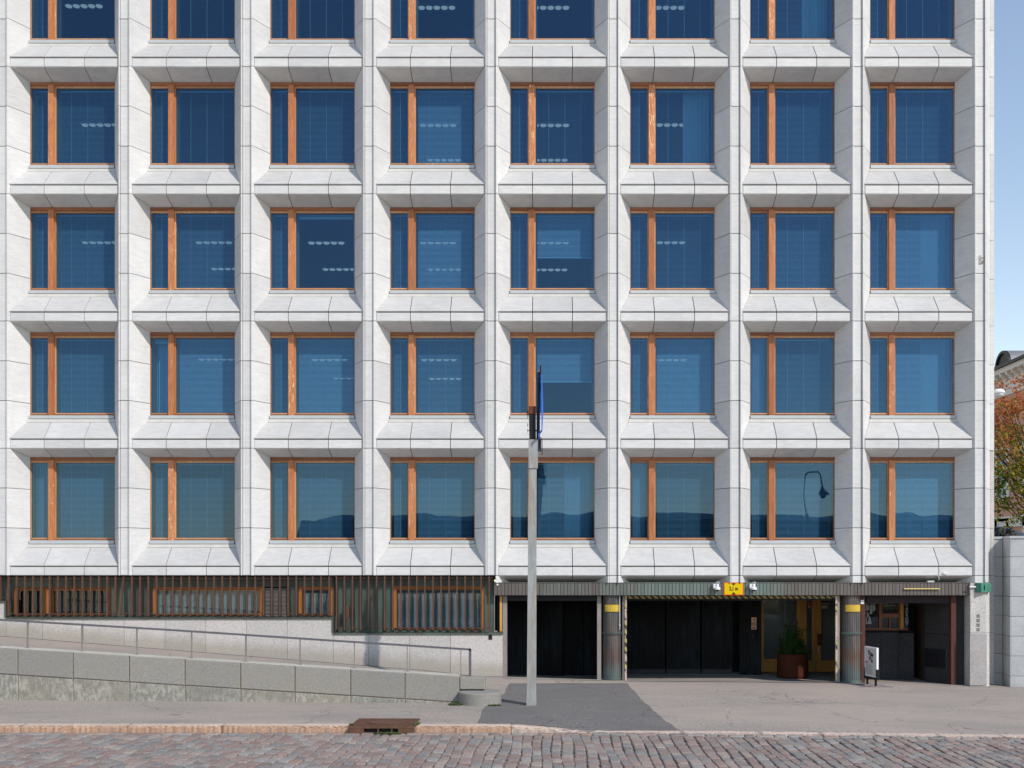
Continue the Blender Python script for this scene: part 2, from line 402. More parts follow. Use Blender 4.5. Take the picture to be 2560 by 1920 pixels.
M['pane_clear'] = m_glass('entrance_glass', (.80,.82,.82), (.8,.9,1), .8, .0, .1)
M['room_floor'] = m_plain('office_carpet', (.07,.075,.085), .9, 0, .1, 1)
M['white'] = m_plain('white_plastic', (.78,.78,.79), .4, 0, .03)
M['black'] = m_plain('black_plastic', (.012,.012,.013), .45, 0, .1)
M['grey'] = m_plain('grey_paint', (.165,.16,.165), .5, .1, .1, 4)
M['shutter'] = m_plain('shutter_paint', (.022,.021,.024), .5, .1, .1, 4)
M['post'] = m_plain('post_paint', (.30,.265,.25), .55, .1, .15, 4)
M['redbrown'] = m_plain('red_brown_paint', (.10,.040,.030), .55, 0, .15, 3)
M['plum'] = m_plain('plum_paint', (.028,.018,.020), .5, 0, .1, 3)
M['yellow'] = m_plain('yellow_paint', (.60,.40,.05), .45, 0, .06)
M['yellow_pale'] = m_plain('pale_yellow_paint', (.78,.62,.22), .5, 0, .06)
M['sign_yellow'] = m_plain('sign_yellow', (.72,.50,.0), .4, 0, .03)
M['sign_red'] = m_plain('sign_red', (.75,.10,.02), .4, 0, .05)
M['hazard'] = m_hazard('hazard_tape', 'x', 0); M['hazard_post'] = m_hazard('worn_hazard_post', 'y', .9)
M['galv'] = m_galv('galvanised_steel')
M['rail'] = m_plain('rail_steel', (.16,.155,.17), .45, .4, .1, 3)
M['railpost'] = m_plain('rail_post_steel', (.30,.275,.255), .5, .3, .12, 3)
M['castiron'] = m_plain('rusty_cast_iron', (.17,.09,.06), .75, .3, .25, 6)
M['green_box'] = m_copper('verdigris_box', (.05,.17,.12), (.10,.30,.22), .6, scale=3)
M['cover'] = m_granite('scuffed_cover', (.40,.39,.39), (.32,.31,.31), 40, .5, (.42,.32,.27), .6)
M['planter'] = m_plain('rust_planter', (.075,.022,.012), .7, 0, .1, 2, spec=.08)
M['leaf_dark'] = m_plain('dark_leaf', (.045,.115,.025), .5, 0, .3, 4)
M['weed'] = m_plain('weed_leaf', (.10,.135,.04), .6, 0, .3, 5)
M['bark'] = m_plain('bark', (.075,.055,.042), .9, 0, .3, 9)
M['pink_metal'] = m_plain('rose_metal', (.55,.33,.22), .4, .3, .05)
M['poster'] = m_plain('poster_paper', (.55,.53,.52), .6, 0, .04)
M['ink'] = m_plain('print_ink', (.015,.015,.015), .7, 0, .05)
M['grey_print'] = m_plain('grey_letter', (.48,.50,.51), .6, 0, .05)
M['blue'] = m_plain('banner_blue', (.03,.16,.75), .5, 0, .08)
M['navy'] = m_plain('navy_tube', (.028,.045,.09), .35, .3, .1)
M['brown_cap'] = m_plain('brown_cap', (.16,.045,.02), .5, .1, .25, 9)
M['lamp_lens'] = m_emit('lamp_lens', (.88,.84,.72), .42)

# ------------------------------------------------------------------ ground heights
def interp(x, tab):
    if x <= tab[0][0]: return tab[0][1]
    for (a, u), (b, v) in zip(tab, tab[1:]):
        if x <= b: return u + (v-u)*(x-a)/(b-a)
    return tab[-1][1]
KY = -8.2
LK = [(-20,.055),(-3,.05),(-.85,.04),(.75,-.08),(5,-.125),(10,-.185),(14,-.225),(40,-.5)]       # pavement along the kerb
LM = [(-20,.10),(-13.5,.085),(-2.3,.0),(0,.02),(12,-.11),(14,-.14),(40,-.45)]
LF = [(-20,.12),(-4,.15),(-1.38,.17),(1.6,.07),(8.2,.0),(12.1,-.1),(14,-.13),(40,-.45)]
def gz(x, y):
    a, b, c = interp(x, LK), interp(x, LM), interp(x, LF)
    inn = interp(x, [(-20,-.1),(-1.4,-.10),(2,-.15),(9,-.14),(11.5,-.13),(13,-.13),(40,-.4)])
    return interp(y, [(KY, a), (-4.4, b), (.1, c), (1.6, inn), (6, inn+.03)])
def road_z(x, y):
    return interp(x, [(-20,-.085),(.75,-.085),(5,-.135),(10,-.195),(14,-.235),(40,-.5)]) + .012*min(6, max(0, KY-y))
def sheet(name, poly, zf, mat, dz=0, step=.3, kind='structure', parent=None):
    xs = [p[0] for p in poly]; ys = [p[1] for p in poly]
    def inside(x, y):
        r = False; j = len(poly)-1
        for i in range(len(poly)):
            xi, yi = poly[i]; xj, yj = poly[j]
            if (yi > y) != (yj > y) and x < (xj-xi)*(y-yi)/(yj-yi)+xi: r = not r
            j = i
        return r
    bm = bmesh.new()
    f = bm.faces.new([bm.verts.new((x, y, 0)) for x, y in poly])
    x = min(xs)+step
    while x < max(xs)-1e-4:
        bmesh.ops.bisect_plane(bm, geom=bm.verts[:]+bm.edges[:]+bm.faces[:], plane_co=(x,0,0), plane_no=(1,0,0)); x += step
    y = min(ys)+step
    while y < max(ys)-1e-4:
        bmesh.ops.bisect_plane(bm, geom=bm.verts[:]+bm.edges[:]+bm.faces[:], plane_co=(0,y,0), plane_no=(0,1,0)); y += step
    for v in bm.verts: v.co.z = zf(v.co.x, v.co.y) + dz
    bmesh.ops.recalc_face_normals(bm, faces=bm.faces)
    for f in bm.faces:
        if f.normal.z < 0: f.normal_flip()
    me = bpy.data.meshes.new(name); bm.to_mesh(me); bm.free(); me.materials.append(mat)
    o = ob(name, me, parent)
    if kind: o['kind'] = kind
    return o

# ================================================================== SETTING
g0 = MB(); g0.box(-260, 300, -46, 200, -1.2, -.75); tag(g0.build('ground', M['concrete']), kind='structure')
wt = NG('harbour_water'); wmat = wt.bsdf((.02,.045,.05), .08, 0, wt.noise(wt.vec(True, rnd=0), .6, 4), .4, .1)
g1 = MB(); g1.box(-900, 900, -900, -46.5, -2.4, -2.0); tag(g1.build('water', wmat), kind='structure')
sheet('pavement', [(-20, KY), (26, KY), (26, -.02), (12.98, -.02), (12.98, 6), (-3, 6), (-3, 0), (-3, -4.3), (-20, -4.3)], gz, M['asphalt'], 0, .5)
# darker tarmac patch and pale threshold
def gp(px, py):      # photo point on the ground
    y = -4.0
    for _ in range(30):
        z = gz(ux(px, y), max(y, KY)); d = F*(H0-z)/(py-CY); y = d-D
    return (ux(px, y), y)
DP = [gp(1194, 1808), gp(1212, 1768), gp(1256, 1738), gp(1275, 1709), gp(1568, 1708), gp(1578, 1722), gp(1634, 1778), gp(1660, 1800), gp(1700, 1826), gp(1400, 1824)]
DP = [(x, max(y, KY+.02)) for x, y in DP]
def wobble(poly, k=6, a=.03):
    out = []
    for i in range(len(poly)):
        (x0, y0), (x1, y1) = poly[i], poly[(i+1) % len(poly)]
        for t in range(k):
            s_ = t/k; out.append((x0+(x1-x0)*s_ + (random.uniform(-a, a) if t else 0), y0+(y1-y0)*s_ + (random.uniform(-a, a) if t else 0)))
    return out
sheet('path', wobble(DP), gz, M['asphalt_dark'], .006, .5)
sheet('path', [(-1.32, -.30), (1.44, -.12), (1.44, 3.4), (-1.32, 3.4)], gz, M['concrete'], .005, .5)
sheet('path', [(2.05, -.12), (8.3, .02), (8.3, 4.3), (2.05, 4.3)], gz, M['concrete'], .005, .5)
def ramp_z(x, y):
    t = min(1, max(0, (-1.2-x)/2.4)); t = t*t*(3-2*t)
    return (gz(x, y)+.004)*(1-t) + (.17 + .0808*max(0, -1.4-x))*t
sheet('ramp', [(-20, -4.02), (-1.62, -4.02), (-1.42, -3.0), (-1.42, .02), (-20, .02)], lambda x, y: max(ramp_z(x, y), gz(x, min(y, -.1))+.003), M['asphalt'], .004, .6)

sheet('path', [(-20, -.10), (-1.4, -.10), (-1.4, .01), (-20, .01)], lambda x, y: max(ramp_z(x, y), gz(x, min(y, -.1))+.003), M['asphalt_dark'], .009, .6)
# road
road = sheet('road', [(-20, KY-.02), (26, KY-.02), (26, -30), (-20, -30)], road_z, M['sand'], -.034, 1.0)
stone_cols = [(.29,.222,.195), (.25,.182,.162), (.24,.185,.165), (.25,.228,.21), (.215,.203,.195), (.33,.275,.235), (.295,.275,.255), (.285,.23,.203), (.23,.22,.21), (.305,.212,.178), (.20,.175,.16)]
def m_stone(i, c):
    g = NG('cobble_stone_%d' % i); v = g.vec(True, rnd=9)
    n = g.noise(v, 28, 5, .75); b = g.noise(v, 5, 4, .6)
    col = g.ramp(n, [(.3, tuple(x*.72 for x in c)), (.7, tuple(min(1, x*1.28) for x in c))])
    col = g.mix(g.math('MULTIPLY', g.ramp(b, [(.45, 0.0), (.75, 1.0)]), .5), col, (.34,.29,.26))
    return g.bsdf(col, .85, 0, n, .6, .010, .12)
SM = [m_stone(i, c) for i, c in enumerate(stone_cols)]
def stone_geo(mb, x0, x1, y0, y1, zt, jit=.012):
    j = lambda a=jit: random.uniform(-a, a)
    P = [(x0+j(), y0+j()), (x1+j(), y0+j()), (x1+j(), y1+j()), (x0+j(), y1+j())]
    cx, cy = (x0+x1)/2, (y0+y1)/2
    def ins(p, k): return (p[0]+(cx-p[0])*k, p[1]+(cy-p[1])*k)
    # rounded edge: outer ring low, mid ring, top
    out = []; mid = []; top = []
    for i in range(4):
        a, b = P[i], P[(i+1) % 4]
        for t in (.14, .86):
            q = (a[0]+(b[0]-a[0])*t, a[1]+(b[1]-a[1])*t)
            out.append(q)
    tl = [random.uniform(-.006, .006) for _ in range(8)]
    v = [(x, y, zt-.075) for x, y in out] + [(x, y, zt-.018) for x, y in out] + [ins(p, .13)+(zt+tl[i]*.6,) for i, p in enumerate(out)]
    v.append((cx, cy, zt+random.uniform(0, .008)))
    fs = []
    for i in range(8):
        k = (i+1) % 8
        fs.append((i, k, 8+k, 8+i)); fs.append((8+i, 8+k, 16+k, 16+i)); fs.append((16+i, 16+k, 24))
    mb.add(v, fs)
stones = []
W = .205
ncol = int(27/W); x = -13.6
for c in range(ncol):
    w_ = W*random.uniform(.86, 1.14)
    y = KY-.27-random.uniform(0, .12)
    while y > -14.2:
        ln = random.uniform(.24, .42)
        wob = .022*math.sin(y*1.7+c*.9) + .02*math.sin(c*.31+y*.6)
        stones.append((x+wob+.007, x+wob+w_-.007, y-ln+.007, y-.007))
        y -= ln
    x += w_
def sdist(s): 
    cx, cy = (s[0]+s[1])/2, (s[2]+s[3])/2
    d = cy+D; px = CX+cx*F/d; py = CY+(H0+.08)*F/d
    return (-20 < px < 2580 and py < 1925, -cy)
vis = [s for s in stones if sdist(s)[0]]; vis.sort(key=lambda s: s[2]); near = set(vis[:298])
smb = MB()
for s in stones:
    zt = road_z((s[0]+s[1])/2, (s[2]+s[3])/2) + random.uniform(-.012, .010)
    i = random.choices(range(len(SM)), [14,14,10,11,9,8,7,10,8,3,5])[0]
    if s in near:
        mb = MB(); cx, cy = (s[0]+s[1])/2, (s[2]+s[3])/2
        stone_geo(mb, s[0]-cx, s[1]-cx, s[2]-cy, s[3]-cy, 0); mb.build('cobblestone', SM[i], road, (cx, cy, zt))
    else:
        smb.mi = i; stone_geo(smb, *s, zt)
tag(smb.build('cobblestones', SM, road), kind='stuff')
# channel row of lengthwise setts against the kerb
x = -14
for k in range(110):
    ln = random.uniform(.22, .40)
    if k < 95:
        mb = MB(); stone_geo(mb, 0, ln-.015, -.11, .10, 0, .006)
        cx = x; mb.build('gutter_stone', random.choice(SM), road, (cx, KY-.14, road_z(cx, KY)+.002+random.uniform(-.006,.004)))
    x += ln

# kerb
kerb = tag(ob('kerb', None), kind='structure')
kj = [-250, -20, 51, 319, 553, 873]; 
def kstone(x0, x1, z0a, z1a, mat, wd=.25):
    n = max(2, int((x1-x0)/.055)); mb = MB(); ring = 7; v = []
    for i in range(n+1):
        t = i/n; xx = x0+.006+(x1-x0-.012)*t; zt = z0a+(z1a-z0a)*t
        e = 0 if 0 < i < n else 1
        prof = [(0, -.35), (0, zt-.045), (.008, zt-.016), (.03, zt-.002), (wd*.6, zt+.002), (wd, zt), (wd, -.35)]
        for k, (yy, zz) in enumerate(prof):
            r = .016 if k in (1, 2) else .005
            v.append((xx + (0 if not e else 0), KY-.01+yy+random.uniform(-r, r)+(.02*e if k < 3 else 0), zz+(random.uniform(-r, r)*.6 if 0 < k < 6 else 0)-(.012*e if 1 < k < 6 else 0)))
    fs = []
    for i in range(n):
        for k in range(ring-1):
            a = i*ring+k; fs.append((a, a+ring, a+ring+1, a+1))
    fs.append(tuple(range(ring))); fs.append(tuple(n*ring+k for k in range(ring-1, -1, -1)))
    mb.add(v, fs); mb.m = [(1 if (q_ < n*(ring-1) and q_ % (ring-1) >= 2) else 0) for q_ in range(len(mb.f))]; o = mb.build('kerb_stone', [mat, M['kerb_top']], kerb); fix_normals(o); return o
KX = [ux(p, KY) for p in kj]
for a, b in zip(KX, KX[1:]): kstone(a, b, interp(a, LK)+.008, interp(b, LK)+.008, M['kerb'])
a = ux(1035, KY); b = ux(1278, KY); c = ux(1470, KY)
kstone(a, b, .058, .052, M['kerb']); kstone(b, c, .050, -.072, M['kerb_pale'])
js = [1470, 1706, 1903, 2056, 2192, 2350, 2510, 2680, 2850]
for p, q in zip(js, js[1:]):
    a, b = ux(p, KY), ux(q, KY); kstone(a, b, interp(a, LK)+.006, interp(b, LK)+.006, M['kerb_pale'], .30)

# ================================================================== OFFICE BUILDING
B = thing('office_building', 'white marble office block with deep chamfered orange wood windows over a dark copper base', 'building')
DEP = .6                                   # depth of the window recess
FL = 3.645; L0 = 3.349; P = 3.5
NB = list(range(-1, 8)); NF = 5
bx = lambda i: -14 + P*i
def Lz(k): return L0 + FL*k
def hw(y): return 1.59 - (1.59-1.235)/DEP*y
JZ = [0, 1.365, 2.505, 3.645]
RB = lambda i: i >= 4                       # bays above the open ground floor
# ---- prototypes
def reveal_mesh(side, z0, z1):
    t = .045
    pts = [(-1.622, 0), (-1.59, 0), (-1.235, DEP), (-1.285, DEP), (-1.622, .06)]
    if side > 0: pts = [(-x, y) for x, y in reversed(pts)]
    mb = MB(); mb.prismz(pts, z0+.008, z1-.008); return mb.mesh('reveal_panel', M['marble'])
def pier_mesh(z0, z1):
    mb = MB(); mb.slab([(-.124, .05, z0), (.124, .05, z0), (.124, .05, z1), (-.124, .05, z1)], .05, .008); return mb.mesh('pier_panel', M['marble'])
RM = {(s, j): reveal_mesh(s, JZ[j], JZ[j+1]) for s in (-1, 1) for j in range(3)}
PM = [pier_mesh(JZ[j], JZ[j+1]) for j in range(3)]
RML = {s: reveal_mesh(s, -.215, 0) for s in (-1, 1)}; PML = pier_mesh(-.215, 0)
for i in NB:
    for k in range(NF):
        for j in range(3):
            for s in (-1, 1): ob('reveal_panel', RM[(s, j)], B, (bx(i), 0, Lz(k)-.28))
    if RB(i):
        for s in (-1, 1): ob('reveal_panel', RML[s], B, (bx(i), 0, Lz(0)-.28))
for i in range(-1, 9):
    px = bx(i)-1.75
    for k in range(NF):
        for j in range(3): ob('pier_panel', PM[j], B, (px, 0, Lz(k)-.28))
    if i >= 5: ob('pier_panel', PML, B, (px, 0, Lz(0)-.28))
    zb = 2.87 if i >= 5 else 3.08
    mb = MB(); mb.prismz([(-.16, .075), (.16, .075), (.505, .62), (.505, .95), (-.505, .95), (-.505, .62)], zb, Lz(5)+.6)
    mb.build('pier_core', M['joint'], B, (px, 0, 0))
# ---- ledges
YF, YN, YT, ZT = .06, .035, .50, .53
XJ = [-1, -.575, .575, 1]
def lx(j, y): return (-hw(y) if j == 0 else hw(y) if j == 3 else XJ[j])
SL, FP, SO = [], [], []
for j in range(3):
    a, b = j, j+1
    mb = MB(); mb.slab([(lx(a, YN), YN, 0), (lx(b, YN), YN, 0), (lx(b, YT), YT, ZT), (lx(a, YT), YT, ZT)], .035, .009); SL.append(mb.mesh('slope_panel', M['marble_worn']))
    mb = MB(); mb.slab([(lx(a, YF+.02), YF, -.28), (lx(b, YF+.02), YF, -.28), (lx(b, YF+.02), YF, -.027), (lx(a, YF+.02), YF, -.027)], .03, .009); FP.append(mb.mesh('front_panel', M['marble']))
    mb = MB(); mb.slab([(lx(a, DEP), DEP, -.488), (lx(b, DEP), DEP, -.488), (lx(b, YF), YF+.004, -.284), (lx(a, YF), YF+.004, -.284)], .03, .009); SO.append(mb.mesh('soffit_panel', M['marble']))
lc = MB(); lc.prismx([(YF+.025, -.26), (DEP+.02, -.458), (DEP+.3, -.465), (DEP+.3, .74), (DEP+.0, .74), (YT+.04, ZT-.03), (YF+.025, -.04)], -1.60, 1.60)
LC = lc.mesh('ledge', M['joint'])
for i in NB:
    for k in range(NF+1):
        led = ob('ledge', LC, B, (bx(i), 0, Lz(k)))
        for j in range(3):
            ob('slope_panel', SL[j], led); ob('front_panel', FP[j], led)
            if k > 0 or RB(i): ob('soffit_panel', SO[j], led)
# roof parapet above the frame
mb = MB(); mb.box(-19.5, 12.9, .1, .6, Lz(5)+.55, Lz(5)+1.6); mb.build('parapet', M['marble'], B)
# ---- windows
WH, WW = 2.402, 1.235
def frame_mesh():
    mb = MB(); mb.box(-WW-.04, -WW+.006, 0, .10, 0, WH); mb.box(WW-.006, WW+.04, 0, .10, 0, WH)
    mb.box(-WW+.006, WW-.006, -.012, .10, WH-.085, WH); mb.box(-WW+.006, WW-.006, .0, .10, 0, .022)
    return mb.mesh('window', M['wood_dark'])
def sash_mesh(x0, x1, fa, fb):
    z0, z1 = .022, WH-.085; mb = MB()
    mb.box(x0, x0+fa, .022, .078, z0, z1); mb.box(x1-fb, x1, .022, .078, z0, z1)
    mb.box(x0+fa, x1-fb, .024, .078, z1-.07, z1); mb.box(x0+fa, x1-fb, .015, .078, z0, z0+.035)
    return mb.mesh('sash', M['wood_pale'])
def pane_mesh(x0, x1):
    mb = MB(); mb.box(x0, x1, .056, .064, .05, WH-.15); return mb.mesh('pane', M['glass'])
def lining_mesh(x0, x1):
    mb = MB(); z0, z1 = .022, WH-.085
    mb.box(x0, x0+.03, .10, .30, z0, z1); mb.box(x1-.03, x1, .10, .30, z0, z1)
    mb.box(x0+.03, x1-.03, .10, .30, z1-.05, z1); mb.box(x0+.03, x1-.03, .10, .30, z0, z0+.02)
    mb.box(x0+.03, x0+.075, .235, .29, z0+.02, z1-.05); mb.box(x1-.075, x1-.03, .235, .29, z0+.02, z1-.05)
    return mb.mesh('lining', M['lining'])
def blind_mesh(x0, x1, frac=1.0, ang=28, cords=3):
    z0, z1 = .06, WH-.17; mb = MB(); pitch = .0345
    zb = z1-(z1-z0)*frac
    n = int((z1-.03-zb)/pitch); ca, sa = math.cos(R(ang))*.0125, math.sin(R(ang))*.0125
    yc = .19
    for k in range(n):
        z = z1-.03-pitch*(k+.5)
        mb.add([(x0,yc-ca,z-sa),(x1,yc-ca,z-sa),(x1,yc+ca,z+sa),(x0,yc+ca,z+sa),(x0,yc-ca,z-sa+.0012),(x1,yc-ca,z-sa+.0012),(x1,yc+ca,z+sa+.0012),(x0,yc+ca,z+sa+.0012)],
               [(3,2,1,0),(4,5,6,7),(0,1,5,4),(2,3,7,6)])
    mb.box(x0, x1, yc-.02, yc+.02, z1-.03, z1)
    if frac < 1:
        mb.box(x0, x1, yc-.018, yc+.018, zb-.02, zb)
        if frac < .3: mb.box(x0+.01, x1-.01, yc-.014, yc+.014, zb, zb+.05)
    for q in range(cords):
        xx = x0 + (x1-x0)*(q+.7)/(cords+.35)
        mb.box(xx-.004, xx+.004, yc-.016, yc-.013, zb, z1)
    return mb.mesh('venetian_blind', M['blind'])
def curtain_mesh(x0, x1, y=.36):
    mb = MB(); n = 60; z0, z1 = .03, WH-.12; v = []
    ph = random.random()*6
    for t in range(n+1):
        u = t/n; xx = x0+(x1-x0)*u; yy = y+.022*math.sin(u*(x1-x0)*55+ph)+.012*math.sin(u*23+ph)
        v += [(xx, yy, z0), (xx, yy, z1), (xx, yy+.006, z0), (xx, yy+.006, z1)]
    fs = []
    for t in range(n):
        a = 4*t; fs += [(a, a+4, a+5, a+1), (a+2, a+3, a+7, a+6)]
    mb.add(v, fs); return mb.mesh('curtain', M['curtain'])
XS0, XS1, XL0, XL1 = -WW+.006, -.69, -.53, WW-.006
mm = MB(); mm.box(-.69, -.53, -.055, .10, -.02, WH-.086); MULM = mm.mesh('mullion', M['wood'])
ml = MB(); ml.box(-.70, -.52, .10, .30, .02, WH-.085); MLI = ml.mesh('lining', M['lining'])
FM = frame_mesh(); SAS, SAL = sash_mesh(XS0, XS1, .012, .03), sash_mesh(XL0, XL1, .04, .012)
PAS, PAL = pane_mesh(XS0+.008, XS1-.03), pane_mesh(XL0+.04, XL1-.008)
LIS, LIL = lining_mesh(XS0, XS1-.01), lining_mesh(XL0+.01, XL1)
BLS = blind_mesh(XS0+.08, XS1-.09, 1, 36, 1); BLL = {a: blind_mesh(XL0+.09, XL1-.08, 1, a, 3) for a in (26, 36, 56)}
BHALF = blind_mesh(XL0+.09, XL1-.08, .57, 56); BUP = blind_mesh(XL0+.09, XL1-.08, .045); BNONE = blind_mesh(XS0+.08, XS1-.09, .05, 28, 1)
hb = .022
s1 = MB(); s1.prismx([(-.075, -.118), (.05, -.118), (.05, -.004), (-.055, -.022), (-.075, -.026)], -WW+.004, WW-.004); SI1 = s1.mesh('sill', M['alu'])
s2 = MB(); s2.prismx([(-.10, -.226), (.04, -.226), (.04, -.126), (-.066, -.132)], -WW-.038, WW+.038); SI2 = s2.mesh('sill', M['sillstone'])
blind_large = {(2,2): BUP, (4,2): BHALF, (4,1): BHALF, (0,4): BUP, (3,4): BUP, (4,4): BUP}
light_tilt = {(7,0), (7,2), (3,3), (3,2), (1,1), (2,1), (7,1), (5,1), (4,1)}
curt = {(1,1): 's', (7,2): 'l', (7,1): 'l', (5,3): 'l', (6,1): 's', (4,0): 'l', (6,4): 'l', (2,2): 0, (5,0): 's', (0,0): 's'}
curt_lab = {(1,1)}
random.seed(11)
for i in NB:
    for k in range(NF):
        wd = ob('window', FM, B, (bx(i), DEP, Lz(k)+.754))
        ob('mullion', MULM, wd); ob('lining', MLI, wd); ob('sash', SAS, wd); ob('sash', SAL, wd)
        ob('pane', PAS, wd); ob('pane', PAL, wd); ob('lining', LIS, wd); ob('lining', LIL, wd)
        ob('sill', SI1, wd); ob('sill', SI2, wd)
        ob('venetian_blind', BNONE if (i,k) == (1,1) else BLS, wd)
        ob('venetian_blind', blind_large.get((i,k), BLL[56 if (i,k) in light_tilt else random.choice((26,36,36))]), wd)
        c = curt.get((i,k))
        if c == 's': ob('curtain', curtain_mesh(XS0+.05, XS1-.02), wd)
        if c == 'l': ob('curtain', curtain_mesh(.35, XL1-.12), wd)
        if (i,k) == (2,2): tag(wd, 'window whose wide pane has its blind drawn up')
        if (i,k) == (1,1): tag(wd, 'window with a pale curtain behind the narrow pane')
# ---- floors and rooms inside
for k in range(NF+1):
    zc = Lz(k)-.40; 
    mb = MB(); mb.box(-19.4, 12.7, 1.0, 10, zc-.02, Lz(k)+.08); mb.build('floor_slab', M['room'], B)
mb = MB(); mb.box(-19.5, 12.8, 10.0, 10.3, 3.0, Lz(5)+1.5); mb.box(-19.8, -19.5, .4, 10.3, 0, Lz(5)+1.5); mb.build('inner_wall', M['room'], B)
for xx, yy in ((-15.75, 0), (-8.75, 1), (-1.75, 0), (1.75, 0), (5.25, 1), (8.75, 0)):
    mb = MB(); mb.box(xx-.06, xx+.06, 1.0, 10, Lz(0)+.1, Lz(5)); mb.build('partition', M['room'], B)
mb = MB(); mb.box(-19.8, 12.9, .6, 10.5, Lz(5)+1.3, Lz(5)+1.5); mb.build('roof', M['grey'], B)

# ---- right corner: chamfer, end face, side wall
CZ0 = 2.87; GZ = 6.70
for k in range(NF):
    for j in range(3):
        z0 = Lz(k)-.28+JZ[j]; z1 = Lz(k)-.28+JZ[j+1]
        mb = MB(); mb.prismz([(12.378, 0), (12.41, 0), (12.80, .69), (12.76, .72), (12.378, .08)], z0+.005, z1-.005); mb.build('corner_panel', M['marble'], B)
        if z1 > GZ+.3:
            mb = MB(); mb.slab([(12.80, .70, z0), (12.935, .70, z0), (12.935, .70, z1), (12.80, .70, z1)], .04, .004); mb.build('end_panel', M['marble'], B)
        else:
            mb = MB(); mb.slab([(12.805, .73, z0), (12.935, .73, z0), (12.935, .73, z1), (12.805, .73, z1)], .04, .004); mb.build('end_panel', M['granite_pale'], B)
mb = MB(); mb.prismz([(12.378, 0), (12.41, 0), (12.80, .69), (12.76, .72), (12.378, .08)], 2.87, Lz(0)-.285); mb.build('corner_panel', M['marble'], B)
mb = MB(); mb.box(12.3, 12.925, .80, 10.3, -.8, Lz(5)+1.5); mb.prismz([(12.36, .10), (12.375, .10), (12.76, .745), (12.92, .78), (12.92, .85), (12.36, .85)], 2.9, Lz(5)+.5); mb.build('side_wall', M['joint'], B)
k = 0
for a in range(14):
    z = -.4+a*1.73
    mb = MB(); mb.box(12.925, 12.955, .76, 10.3, z+.005, z+1.72); mb.build('side_panel', M['marble'] if z > 6 else M['granite_pale'], B)

# ---- left: granite base, copper band, bars, low windows
step1, step2 = ux(15, 0), ux(833, 0)
topz = lambda x: 2.30 if x < step1-.01 else (1.83 if x < step2-.01 else 1.39)
gx = [-19.25 + 3.5/3*i for i in range(16)]
gx = [x for x in gx if x < -2.0] + [ux(1256, 0)]
gx[gx.index(min(gx, key=lambda v: abs(v-step1)))] = step1; gx[gx.index(min(gx, key=lambda v: abs(v-step2)))] = step2
mb = MB(); mb.box(-19.4, ux(1256, 0)-.03, .06, .35, -.6, 1.33); mb.box(-19.4, step2-.03, .06, .33, 1.3, 1.78); mb.box(-19.4, step1-.03, .06, .33, 1.75, 2.25); mb.build('base_core', M['joint'], B)
for a, b in zip(gx, gx[1:]):
    zt = topz((a+b)/2)
    mb = MB(); mb.slab([(a, 0, -.3), (b, 0, -.3), (b, 0, zt), (a, 0, zt)], .06, .004); mb.build('granite_panel', M['granite'], B)
mb = MB(); mb.box(ux(1256, 0)-.02, ux(1256, 0)-.004, .055, .9, -.3, 1.39); mb.build('granite_panel', M['granite'], B)
for a, b, z in ((-19.4, step1, 2.30), (step1-.0, step2, 1.83), (step2, ux(1257, 0), 1.39)):
    mb = MB(); mb.prismx([(-.035, z-.01), (.36, z-.01), (.36, z+.045), (-.035, z+.035)], a, b); mb.build('coping', M['copper_green'], B)
for xx, za, zb in ((step1, 1.875, 2.345), (step2, 1.435, 1.875)):
    mb = MB(); mb.box(xx-.03, xx+.012, -.03, .33, za, zb); mb.build('coping', M['copper_green'], B)
mb = MB(); mb.box(-19.4, -1.60, .02, 1.0, 3.035, 3.068); mb.build('soffit', M['copper_dark'], B)
BY = .32
# copper sheets behind the bars, leaving the window openings
wins = [(34, 277, 1467, 1539, 'a'), (381, 656, 1467, 1539, 'b'), (656, 717, 1467, 1539, 'louvre'), (746, 833, 1466, 1538, 'c'), (983, 1211, 1465, 1574, 'd')]
cuts = [(ux(a, BY), ux(b, BY), uz(d, BY), uz(c, BY)) for a, b, c, d, _ in wins]
def copper(x0, x1, z0, z1):
    n = max(1, round((x1-x0)/.62)); 
    for q in range(n):
        a = x0+(x1-x0)*q/n; b = x0+(x1-x0)*(q+1)/n
        mb = MB(); mb.slab([(a, BY, z0), (b, BY, z0), (b, BY, z1), (a, BY, z1)], .02, .003)
        if q: mb.box(a-.006, a+.006, BY-.022, BY-.001, z0, z1)
        mb.build('copper_sheet', M['copper_green'], B)
xs = -19.4
for x0, x1, z0, z1 in cuts:
    zlo = topz(x0)+.04
    if x0-xs > .05:
        if xs < step1 < x0: copper(xs, step1, 2.34, 3.03); copper(step1, x0, 1.87, 3.03)
        elif xs < step2 < x0: copper(xs, step2-.03, 1.87, 3.03); copper(step2, x0, 1.43, 3.03)
        else: copper(xs, x0, zlo, 3.03)
    copper(x0, x1, z1, 3.03)
    if z0 > zlo+.03: copper(x0, x1, zlo, z0)
    xs = x1
copper(xs, ux(1236, BY), 1.43, 3.03)
mb = MB(); mb.box(-19.4, -1.75, 1.3, 1.4, 1.2, 3.03); mb.build('low_room_wall', M['room_floor'], B)
mb = MB(); mb.box(-19.4, -1.60, .42, .9, 1.2, 1.30); mb.build('low_room_floor', M['room_floor'], B)
